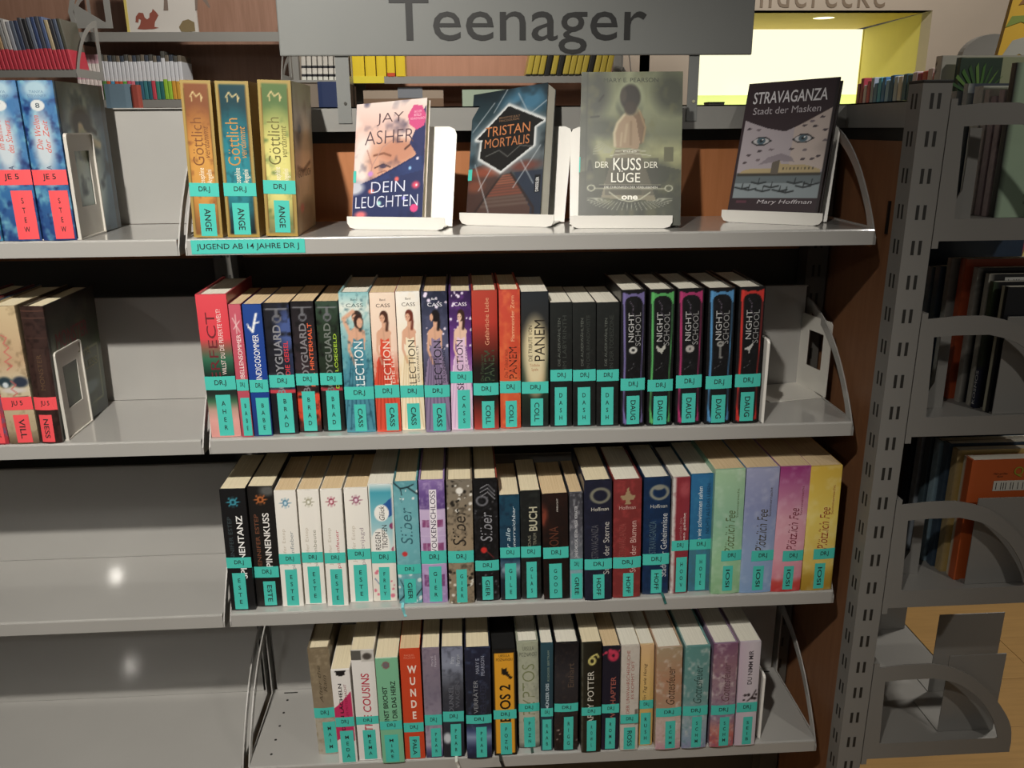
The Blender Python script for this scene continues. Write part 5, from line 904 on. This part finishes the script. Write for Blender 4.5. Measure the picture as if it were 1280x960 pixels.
# ------------------------------------------------------------------ books on the perpendicular rack
def cross_book(k, x0, y0, th, wd, h, spine, cover, lab, pg='w', layers=None, texts=(), lean=0, spinetext=None, hard=False, plate=None):
    """book on rack shelf k: spine to the left (-x), cover towards the camera (-y)"""
    z = .008 - k * S + .0226
    lay = layers or [('f', spine), ('n', tuple(c * .8 for c in hx(spine)), .3, 4)]
    r = make_book(th, h, wd, lay, hard=hard, pg=pg, sides=(cover, cover), loc=(x0, y0 + th / 2, z), rot=(0, 0, -math.pi / 2), label=lab, group='books on the rack beyond the slotted post', bulge=0, res=(6, 40), texts=spinetext or ())
    for T in texts:   # on the cover facing the camera: coordinates in metres from spine / from foot
        body, a0, a1, b0, b1, col = T[:6]
        if body == '#': MB().box(th / 2 + .0003, th / 2 + .0006, a0, a1, b0, b1).build('label_patch', flat(col, .5, name='label'), r)
        else: text_on('lettering', body, (a0, a1, b0, b1), lambda a, b: (th / 2 + .0008, a, b), flat(col, .5, name='print_ink'), r, rot=T[6] if len(T) > 6 else 0)
    return r
BAR = '| ||| || | ||| | ||'
gr = cross_book(0, 1.148, .045, .012, .17, .213, '#1c1e1c', '#a6bda2', 'tall sage green book at the near end of the rack top shelf', texts=[('#', .062, .1, .135, .15, '#b84a3c'), ('HAUS\nTIERE', .058, .075, .078, .13, '#e4e4dc', 90), ('mit vielen Bildern\nund Geschichten\nfür Kinder', .04, .075, .01, .035, '#5c6c5c')], hard=False)
y = .062
for i, (th, h, sp, cv, lab) in enumerate(((.012, .178, '#b8a4a4', '#1c1c20', 'pink-white spined book behind the sage green one'), (.013, .17, '#a89498', '#8c7c80', 'dusty pink spined book on the rack top shelf'), (.012, .18, '#bcb0aa', '#a8a09a', 'light grey-pink spined book on the rack top shelf'),
                                       (.022, .185, '#c4c4bc', '#c8c8c0', 'pale book with a black band on the rack top shelf'), (.012, .19, '#b0b4b0', '#3c4454', 'slate blue topped book on the rack top shelf'), (.018, .18, '#a8aaa4', '#686c70', 'mid grey book on the rack top shelf'))):
    cross_book(0, 1.147 - .002 * i, y, th, .17, h, sp, cv, lab); y += th + .002 + (.012 if i > 2 else 0)
y += .05
pl = cross_book(0, atY(1191, 150, y).x, y, .014, .21, .235, '#2c4434', '#aab08c', 'tall picture book with green plant leaves on its cover', texts=[('#', .0, .07, .05, .234, '#27402f'), ('#', .09, .19, .16, .2, '#8a8f88')])
for i in range(9):
    a = math.radians(40 + i * 14); MB().prism([(.035, .17), (.035 + .05 * math.cos(a) - .004, .17 + .05 * math.sin(a)), (.035 + .052 * math.cos(a), .172 + .055 * math.sin(a)), (.04, .168)], 'x', .0077 + .0002 * i, .0079 + .0002 * i).build('printed_leaf', flat(['#4c7c34', '#6c9444', '#3c6434'][i % 3], .6, name='leaf_green'), pl)
y += .03
zb_l = [('f', '#c8c4b8')] + [('r', 0, .22, v / 16, v / 16 + .03, '#23231f') for v in range(16)]
cross_book(0, atY(1168, 150, y).x, y, .02, .2, .24, '#c8c4b8', '#c8c4b8', 'white book with black zebra edging on the rack top shelf', layers=zb_l)
cross_book(0, atY(1172, 150, y + .025).x, y + .025, .02, .2, .235, '#8a9a84', '#a8aa9c', 'grey-green spined book behind the zebra-edged one')
# second rack shelf
solid_bookend(-.008, 1.160, .008 - S + .0226, .098, .15, 'grey bookend plate before the black books on the second rack shelf')
bk = cross_book(1, 1.158, .0, .014, .16, .192, '#c8c4ac', '#17181c', 'black book with cream edge, nearest on the second rack shelf', texts=[('#', .095, .13, .13, .16, '#c8bcb4')], layers=[('h', [(0, '#c8c4ac'), (.45, '#c8c4ac'), (.5, '#16161a'), (1, '#16161a')])])
cross_book(1, 1.150, .022, .010, .16, .196, '#3a4436', '#141418', 'dark book with a white spine word on the second rack shelf', spinetext=[('KOSMOS', .2, .8, .03, .3, '#d8d8d8', 90)], layers=[('g', [(0, '#20243a'), (.32, '#20243a'), (.34, '#2c3628'), (1, '#3c4c34')])])
cross_book(1, 1.150, .036, .009, .16, .205, '#b0aca0', '#18181a', 'pale edged black book with a barcode label on the second rack shelf', texts=[('#', .025, .11, .178, .2, '#c8c8c4'), (BAR, .03, .105, .18, .197, '#2c2c2c')])
cross_book(1, 1.142, .052, .012, .17, .212, '#a8a49c', '#17171a', 'black picture book with a grey edge on the second rack shelf')
cross_book(1, 1.134, .072, .015, .2, .222, '#b4502c', '#a84c2c', 'orange book on the second rack shelf')
cross_book(1, 1.125, .095, .012, .2, .22, '#a8aaa4', '#8c8c88', 'light grey book behind the orange one on the second rack shelf')
for i in range(4): cross_book(1, 1.12 - .003 * i, .115 + i * .018, .014, .18, .205 - .004 * i, ['#5c6c7c', '#7c8c98', '#4c6478', '#6c7c84'][i], '#34465c', '%s blue-grey book in the middle of the second rack shelf' % ['pale', 'lighter', 'deeper', 'dull'][i])
cross_book(1, 1.085, .21, .02, .23, .245, '#34485c', '#2c3e54', 'large navy blue book at the rear of the second rack shelf')
# third rack shelf
solid_bookend(-.010, 1.160, .008 - 2 * S + .0226, .098, .15, 'grey bookend plate before the orange book on the third rack shelf')
cross_book(2, 1.150, .005, .022, .17, .208, '#b4542c', '#b05428', 'orange book with a barcode label on the third rack shelf', texts=[('#', .04, .12, .155, .172, '#c0beb4'), (BAR, .044, .116, .157, .169, '#2c2c2c'), ('Mein großes\nBuch', .038, .06, .178, .186, '#3c2418'), ('Q', .07, .085, .178, .195, '#8c9430')], layers=[('h', [(0, '#c4bca8'), (.3, '#c4bca8'), (.34, '#b4542c'), (1, '#b8582c')])])
for i, (c1_, c2_, hh_, lab) in enumerate((('#a8946c', '#b89c5c', .214, 'tan spined book behind the orange barcoded one'), ('#3c4c5c', '#2c3c4c', .218, 'slate spined book on the third rack shelf'), ('#8ca4b0', '#5c7484', .216, 'light blue spined book on the third rack shelf'), ('#4c5c64', '#26303c', .222, 'dark teal-grey spined book on the third rack shelf'), ('#a4acb4', '#6c7480', .222, 'silver grey spined book on the third rack shelf'), ('#242c38', '#20262e', .224, 'black-blue spined book on the third rack shelf'))):
    cross_book(2, 1.142 - .004 * i, .032 + i * .019, .015, .17, hh_, c1_, c2_, lab)
br_ = cross_book(2, 1.06, .20, .02, .24, .245, '#2c2218', '#33261a', 'large dark brown picture book at the rear of the third rack shelf')
# lowest rack shelf: bookends only
solid_bookend(-.004, 1.160, .008 - 3 * S + .0226, .098, .15, 'grey bookend plate under the arc of the lowest rack shelf')
solid_bookend(.10, 1.20, .008 - 3 * S + .0226, .12, .16, 'grey bookend plate jutting past the arc of the lowest rack shelf')
solid_bookend(.30, 1.10, .008 - 3 * S + .0226, .16, .19, 'darker rear bookend plate on the lowest rack shelf')

# ------------------------------------------------------------------ background racks and books
YB = 2.1
def bgbook(px0, px1, py0, py1, Y, cols, label, group, lean=0, depth=.12, zb=None):
    """py0 top, py1 foot. cols: (v, colour) bands on the spine"""
    a = atY(px0, py1, Y); b = atY(px1, py1, Y); c = atY(px0, py0, Y)
    z0 = a.z if zb is None else zb
    t, h = b.x - a.x - .0012, c.z - z0
    vs = [0]; ks = []
    for v, col in cols: vs.append(v); ks.append(col)
    V = []; C = []; F = []
    sh = math.tan(math.radians(lean))
    for i, col in enumerate(ks):
        z0_, z1_ = h * vs[i], h * vs[i + 1]; n = len(V)
        for z in (z0_, z1_):
            for (x, y) in ((-t / 2, 0), (-t * .3, -.0015), (t * .3, -.0015), (t / 2, 0), (t / 2, depth), (-t / 2, depth)): V.append((x + z * sh, y, z)); C.append([s2l(q) for q in hx(col)])
        for j in range(6): F.append((n + j, n + (j + 1) % 6, n + 6 + (j + 1) % 6, n + 6 + j))
        if i == len(ks) - 1: F.append(tuple(n + 6 + j for j in range(6)))
        if i == 0: F.append(tuple(n + 5 - j for j in range(6)))
    me = bpy.data.meshes.new('book'); me.from_pydata(V, [], F); me.update(); color_attr(me, np.array(C))
    o = link('book', me, PRINT); o.location = ((a.x + b.x) / 2, Y, z0)
    return tag(o, label, 'book', group)
def bgshelf(px0, px1, py0, py1, Y, lab, depth=.22, back=None, arcs=()):
    a = atY(px0, py1, Y); b = atY(px1, py0, Y); zt = max(a.z, b.z); cz = (atY((px0 + px1) / 2, py1, Y).z)
    th = atY((px0 + px1) / 2, py0, Y).z - cz
    r = tag(empty('metal_shelf', ((a.x + b.x) / 2, Y, cz)), lab, 'shelf', 'shelves of the racks in the background')
    w2 = (b.x - a.x) / 2
    MB().box(-w2, w2, 0, .002, 0, th).box(-w2, w2, .002, depth, th - .002, th).build('tray', GREYD, r)
    for s_ in (-1, 1): MB().ring([(p[0], p[1] * 1.1) for p in BO], [(p[0], p[1] * 1.1) for p in BI], 'x', s_ * w2 - .001, s_ * w2 + .001).build('side_bracket', GREYD, r)
    return r, cz + th, a.x, b.x
def rack_back(x0, x1, Y, z0, z1, mat, lab):
    r = tag(empty('rack', ((x0 + x1) / 2, Y, FLOORZ)), lab, 'rack', 'racks standing in the background')
    MB().box(x0 - (x0 + x1) / 2, x1 - (x0 + x1) / 2, .245, .262, 0, z1 - FLOORZ).build('back_panel', mat, r)
    for x in (x0, x1): MB().box(x - (x0 + x1) / 2 - .018, x - (x0 + x1) / 2 + .018, .21, .244, 0, z1 - FLOORZ).build('upright', GREYD, r)
    return r
xa = atY(-120, 60, YB).x; xb = atY(352, 60, YB).x; xc = atY(440, 60, YB).x; xd = atY(786, 60, YB).x
rack_back(xa, xb, YB, FLOORZ, 1.1, BROWNR, 'rack with a pinkish brown back panel beyond the left bay')
rack_back(xc, xd, YB, FLOORZ, .9, PINKW, 'rack with a pink brown back panel seen under the sign')
sA = bgshelf(-120, 95, 87, 97, 1.75, 'grey shelf under the red-labelled books beyond the left bay')
sB = bgshelf(88, 352, 40, 52, YB, 'grey shelf holding the animal picture book in the background')
sB2 = bgshelf(95, 352, 124, 134, YB, 'lower grey background shelf with red and white spined books')
sC = bgshelf(436, 790, 95, 104, YB, 'grey background shelf with the yellow-spined books')
sC2 = bgshelf(436, 790, 138, 147, YB, 'lower background shelf seen just above the top beam')
rr = random.Random(4)
# red-labelled leaning books
xs = np.linspace(-8, 93, 20)
cn = ['rust', 'beige', 'cream', 'tan', 'grey', 'white', 'silver', 'slate', 'navy', 'charcoal', 'black', 'steel', 'blue', 'dark grey', 'dull blue', 'sand', 'dark', 'grey-blue', 'olive grey']
cc = ['#8a4434', '#a89a84', '#c0b49c', '#a88c68', '#8c8c8c', '#b0aeac', '#9a9ca4', '#5c6474', '#3c4660', '#4a4a50', '#26262a', '#6c7484', '#3c4c74', '#4c4e58', '#54648a', '#b8a888', '#38383e', '#566074', '#56554a']
for i in range(19):
    bgbook(xs[i], xs[i + 1], 26 + rr.uniform(-3, 3) - i * .25, 88, 1.75, [(.33, '#c43c4c'), (.4, '#c43c4c'), (1, cc[i])], 'leaning %s spine with a red foot label, number %d from the photo edge in the distant left row' % (cn[i], i + 1) if False else 'leaning %s spine with a red foot label on the distant left shelf' % cn[i], 'red-labelled books in the background', lean=-8, zb=sA[1])
# pink magazines and white/colour banded spines
for i in range(6):
    bgbook(100 + i * 5, 105 + i * 5, 68, 124, YB, [(.2, '#d8d0cc'), (.32, '#e0b8c4'), (.45, '#e8dcd8'), (.6, '#dca8b8'), (.8, '#e8e0dc'), (1, '#dcb0bc')], 'thin pink and white magazine volume in the background row', 'pink magazine volumes in the background', zb=sB2[1])
xs = np.linspace(131, 232, 21); foot = ['#5c8c4c', '#d0603c', '#4c9cc8', '#d05c3c', '#d0603c', '#6cac4c', '#d85878', '#e07888', '#3c6c7c', '#34647c', '#3c7c84', '#2c6474', '#c84858', '#3c8c7c', '#2c6c6c', '#98c43c', '#9cc840', '#d8a03c', '#d8a440', '#c8a45c', '#8c8c7c']
fn_ = ['moss green', 'brick', 'sky blue', 'vermilion', 'orange', 'leaf green', 'pink', 'salmon', 'petrol', 'deep petrol', 'sea green', 'dark teal', 'cherry', 'jade', 'pine', 'lime', 'bright lime', 'amber', 'honey', 'sand', 'khaki']
for i in range(20):
    hh_ = 64 if i == 15 else 69 + rr.uniform(-1, 1)
    bgbook(xs[i], xs[i + 1], hh_, 124, YB, [(.42, foot[i]), (.5, '#d8d8dc'), (.86, '#d4d6dc'), (1, ['#4c4c48', '#6c6458', '#3c4450'][i % 3])], 'small spine, white above a %s foot, in the background row' % fn_[i], 'white-labelled small books in the background', zb=sB2[1])
bgbook(134, 166, 105, 139, 1.4, [(1, '#6c8494')], 'grey-blue picture book lying face-out behind the left bay', 'face-out books in the background', depth=.02)
bgbook(167, 177, 106, 139, 1.4, [(1, '#a0483c')], 'brick red book edge beside the grey-blue picture book', 'face-out books in the background', depth=.02)
q = atY(134, 139, 1.4); lg = tag(empty('display_ledge', (q.x + .1, 1.38, q.z)), 'narrow grey ledge carrying the grey-blue picture book behind the left bay', 'shelf')
MB().box(-.14, .14, 0, .2, -.02, -.0005).build('tray', GREYD, lg)
for sx in (-.13, .12): MB().box(sx, sx + .01, .17, .2, FLOORZ - q.z, -.02).build('leg', GREYD, lg)
# animal picture book on the upper shelf
a, b = atY(160, 41, YB + .05), atY(248, 41, YB + .05)
W_ = b.x - a.x; H_ = .26
pic = tag(empty('book', ((a.x + b.x) / 2, YB + .05, sB[1] + .001)), 'white picture book with a red squirrel and a deer, far shelf', 'book', 'face-out books in the background')
MB().box(-W_ / 2, W_ / 2, 0, .012, 0, H_).build('cover', flat('#c9c4be', .5, name='cover_white'), pic)
MB().box(-W_ / 2 - .001, -W_ / 2 + .008, -.0012, .0002, 0, H_).build('spine_strip', flat('#cbb866', .5, name='yellow_strip'), pic)
def decal(name, pts, col, par, y=-.0006, sx=1, ox=0, oz=0):
    m_ = MB(); m_.prism([(ox + p[0] * sx, oz + p[1] * sx) for p in pts], 'y', y - .0004, y); return m_.build(name, flat(col, .6, name='print_colour'), par)
sq_pts = [(0, 0), (.3, -.02), (.75, 0), (1.0, .05), (.8, .1), (.85, .3), (.95, .45), (1.05, .6), (.95, .75), (.82, .88), (.76, .75), (.65, .68), (.62, .5), (.5, .42), (.4, .5), (.35, .7), (.15, .72), (0, .55), (-.05, .3), (.08, .28), (.12, .45), (.22, .4), (.15, .2)]
decal('squirrel_print', sq_pts, '#8a4a3c', pic, sx=.075, ox=-W_ / 2 + .035, oz=.014)
decal('deer_print', [(0, 0), (.06, 0), (.08, .45), (.18, .6), (.7, .62), (.9, .45), (.88, 0), (.94, 0), (1.0, .5), (1.12, .3), (1.3, .06), (1.34, .1), (1.15, .6), (1.1, 1), (.2, 1), (-.05, .9), (.0, .5), (-.08, 0)], '#7a6a60', pic, sx=.115, ox=.02, oz=.075)
decal('hedgehog_print', [(0, 0), (.3, -.05), (1, 0), (1, .6), (.6, .8), (.2, .7), (-.1, .3)], '#7c6c4c', pic, sx=.05, ox=W_ / 2 - .06, oz=.006)
# bracket arc with filled plate top left
q = atY(100, 40, 2.0)
ar = tag(empty('arched_bracket', (q.x, 2.0, sB[1] + .002)), 'grey arched end bracket above the distant left books', 'bracket')
MB().ring([(x * 1.0 - .02, z) for x, z in [(0, 0), (-.01, .05), (.01, .12), (.04, .19), (.08, .24), (.13, .25), (.13, 0)]], [(x - .02, z) for x, z in [(.012, .02), (.005, .05), (.025, .11), (.05, .17), (.085, .22), (.11, .225), (.11, .02)]], 'y', 0, .004).build('arc', GREYD, ar)
MB().prism([(-.012, .01), (.1, .01), (.01, .065), (-.012, .08)], 'y', .006, .01).build('fill_plate', GREYD, ar)
# yellow series
for i, (p0_, p1_) in enumerate(((439, 456), (457, 470), (471, 483), (484, 494), (495, 507))):
    o = bgbook(p0_, p1_, 50, 95, YB, [(.75, '#e0c42c'), (.82, '#c8b47c'), (1, '#e0c838')] if i != 3 else [(.1, '#c84c2c'), (.7, '#e0c42c'), (.8, '#c0442c'), (1, '#e0c838')], '%s upright bright yellow spine over the yellow shelf label' % ['wide first', 'second', 'third', 'red-banded fourth', 'last'][i], 'yellow-spined books in the background', zb=sC[1])
for i in range(14):
    p0_ = 657 + i * 7.6; dk = i in (3, 5, 10)
    bgbook(p0_, p0_ + 7, 50 + (i % 3), 95, YB, [(.05, '#26261f'), (1, '#1f1f1c' if dk else '#b8a440')] if not dk else [(1, '#24231f')], ('%s leaning %s spine in the far yellow row beside the big olive novel' % (['1st', '2nd', '3rd', '4th', '5th', '6th', '7th', '8th', '9th', '10th', '11th', '12th', '13th', '14th'][i], 'black' if dk else 'dull yellow')), 'yellow-spined books in the background', lean=12, zb=sC[1])
a, b = atY(437, 103.5, YB - .002), atY(480, 96, YB - .002)
MB().box(a.x - sC[0].location.x, b.x - sC[0].location.x, -.0022, -.0006, .002, .026).build('shelf_label', flat('#e0d03c', .5, name='yellow_label'), sC[0])
# panels right of the pink rack and face-out books under the shelf
o = bgbook(455, 555, 113, 138, YB + .02, [(.6, '#7c6450'), (1, '#a09080')], 'face-out brown and blue picture book behind the beam', 'face-out books in the background', depth=.02, zb=sC2[1] + .0005)
MB().box(-.02, .07, -.0035, -.0018, .045, .082).build('barcode_label', flat('#7c8088', .5, name='label_grey'), o)
bgbook(578, 632, 112, 138, YB + .02, [(1, '#a8b8a4')], 'pale green face-out book behind the beam', 'face-out books in the background', depth=.02, zb=sC2[1] + .0005)
# comics and dark blue box left of the first hanger strip
for i in range(7):
    bgbook(377 + i * 6.8, 383 + i * 6.8, 48, 101, 1.9, [(.1, '#c8c8c0'), (.16, '#26262a'), (.3, '#c8c4bc'), (.36, '#2c2c30'), (1, '#bcb8b0')], 'white comic spine with black bands behind the gold-framed books', 'white comic spines in the background', lean=2)
bgbook(399, 426, 102, 140, 1.85, [(1, '#24345c')], 'dark blue box under the white comic spines', 'face-out books in the background', depth=.1)
bgshelf(352, 432, 100, 103, 1.85, 'short shelf under the white comic spines')
# diagonal low bookcase with small coloured spines towards the window
P0 = atY(1066, 131, 2.6); P1 = atY(1172, 117, 1.62); zc0 = (P0.z + P1.z) / 2
dirv = Vector((P1.x - P0.x, P1.y - P0.y, 0)); Ld = dirv.length; ang = math.atan2(dirv.y, dirv.x)
lowc = tag(empty('low_bookcase', (P0.x, P0.y, FLOORZ), (0, 0, ang)), 'long grey bookcase running back to the window with small coloured books on top', 'bookcase')
ztop = P1.z; zend = P0.z
MB().box(0, Ld, 0, .25, zend - FLOORZ - .03, zend - FLOORZ).build('top_board', GREYD, lowc)
MB().box(0, Ld, .225, .25, 0, zend - FLOORZ - .03).box(0, .02, 0, .225, 0, zend - FLOORZ - .03).box(Ld - .02, Ld, 0, .225, 0, zend - FLOORZ - .03).build('carcass', GREYD, lowc)
pc = ['#7c2c44', '#8c2c3c', '#b8a8b0', '#b03c4c', '#8c94a4', '#5c7c9c', '#4c9cb8', '#3c6c9c', '#88a8c0', '#2c5474', '#a8b0b4', '#c8c0b0', '#3c5c6c', '#24444c', '#c4b4bc', '#8c2c3c', '#b05040', '#c8b8b4', '#b84c34', '#6c5c3c']
pn = ['wine red', 'crimson', 'pale mauve', 'rose red', 'grey-blue', 'steel blue', 'turquoise', 'royal blue', 'pale blue', 'petrol', 'silver', 'cream', 'slate blue', 'bottle green', 'light lilac', 'dark cherry', 'terracotta', 'pale rose', 'vermilion', 'olive brown']
for i in range(20):
    d0 = Ld * (i + .1) / 20.0; t = Ld / 20 * .86; h = .085 * (1 + .12 * math.sin(i * 2.3)) + .012 * (i % 3 == 1)
    V = []; C = []
    bm_ = MB().box(0, t, 0, .12, 0, h, .003); o = bm_.build('book', flat(pc[i], .85, name='spine_colour'))
    o.location = (P0.x + math.cos(ang) * d0 - math.sin(ang) * .01, P0.y + math.sin(ang) * d0 + math.cos(ang) * .01, zend + .0005); o.rotation_euler = (0, 0, ang)
    tag(o, 'small %s book in the row running back to the window' % pn[i], 'book', 'small books on the long bookcase')
# band of colourful spines seen under the rack's top shelf
q0 = atY(1150, 322, 1.2)
pc2 = ['#c8c4bc', '#3c4c3c', '#6c5c44', '#b87c3c', '#c8c4b8', '#34343c', '#8c8c84', '#4c4c54', '#5c6c7c', '#8c9c3c', '#b04434', '#a8b4bc', '#c45c3c', '#6c7c8c', '#8c3c4c', '#c0b070', '#b8a060', '#7c4c3c']
pn2 = ['white', 'moss', 'umber', 'ochre', 'ivory', 'coal black', 'stone grey', 'graphite', 'denim', 'olive green', 'brick red', 'ice blue', 'tomato', 'pewter', 'maroon', 'straw', 'gold', 'chestnut']
for i in range(18):
    px = 1162 + i * 7.6; o = bgbook(px, px + 7, 290 - (i % 3) * 2, 322, 1.2, [(.5, pc2[i]), (1, pc2[i])], 'slim leaning %s spine glimpsed below the rack top shelf' % pn2[i], 'spines glimpsed through the rack', lean=14, depth=.12, zb=q0.z - .0095)
# yellow bear book and grey disc upper right
q = atY(1244, 78, 1.25)
yb_ = tag(empty('book', (q.x, 1.25, q.z - .029 + .02), (0, math.radians(8), 0)), 'yellow picture book with a brown bear at the upper photo corner', 'book')
MB().box(0, .2, 0, .015, -.02, .3).build('cover', flat('#b89430', .5, name='bear_yellow'), yb_)
decal('bear_print', [(.02, .16), (.05, .17), (.08, .2), (.12, .2), (.16, .17), (.2, .17), (.2, .19), (.14, .24), (.08, .24), (.04, .2)], '#7c5428', yb_)
decal('fish_print', [(.0, .0), (.06, .04), (.12, .02), (.19, .06), (.19, .1), (.1, .1), (.03, .07)], '#8c8c84', yb_)
decal('leaf_print', [(.0, .1), (.04, .12), (.1, .11), (.06, .14), (.01, .13)], '#6c7c34', yb_)
decal('bear_head_print', [(.03, .24), (.1, .25), (.2, .25), (.2, .3), (.03, .3)], '#4c3426', yb_)
q = atY(1240, 72, 1.6)
gd = tag(MB().prism([(math.cos(math.pi * i / 20) * .1, math.sin(math.pi * i / 20) * .075) for i in range(21)], 'y', 0, .03).build('domed_bracket', GREYD), 'grey domed shape behind the yellow bear book', 'bracket'); gd.location = (q.x, 1.6, q.z - .005)
tt = tag(empty('tall_rack', (atY(1260, 80, 1.25).x, 1.22, FLOORZ)), 'tall rack behind the perpendicular rack carrying the bear book', 'rack')
zz = atY(1244, 78, 1.25).z - .03 - FLOORZ
MB().box(-.06, .5, 0, .25, zz - .02, zz).build('top_board', GREYD, tt)
MB().box(-.06, -.03, .2, .25, 0, zz - .02).box(.47, .5, .2, .25, 0, zz - .02).build('side', GREYD, tt)
zl = q0.z - .0098 - FLOORZ
MB().box(-.3, .5, -.04, .19, zl - .02, zl).build('lower_tray', GREYD, tt)
MB().box(-.3, -.27, .0, .19, 0, zl - .02).build('side', GREYD, tt)
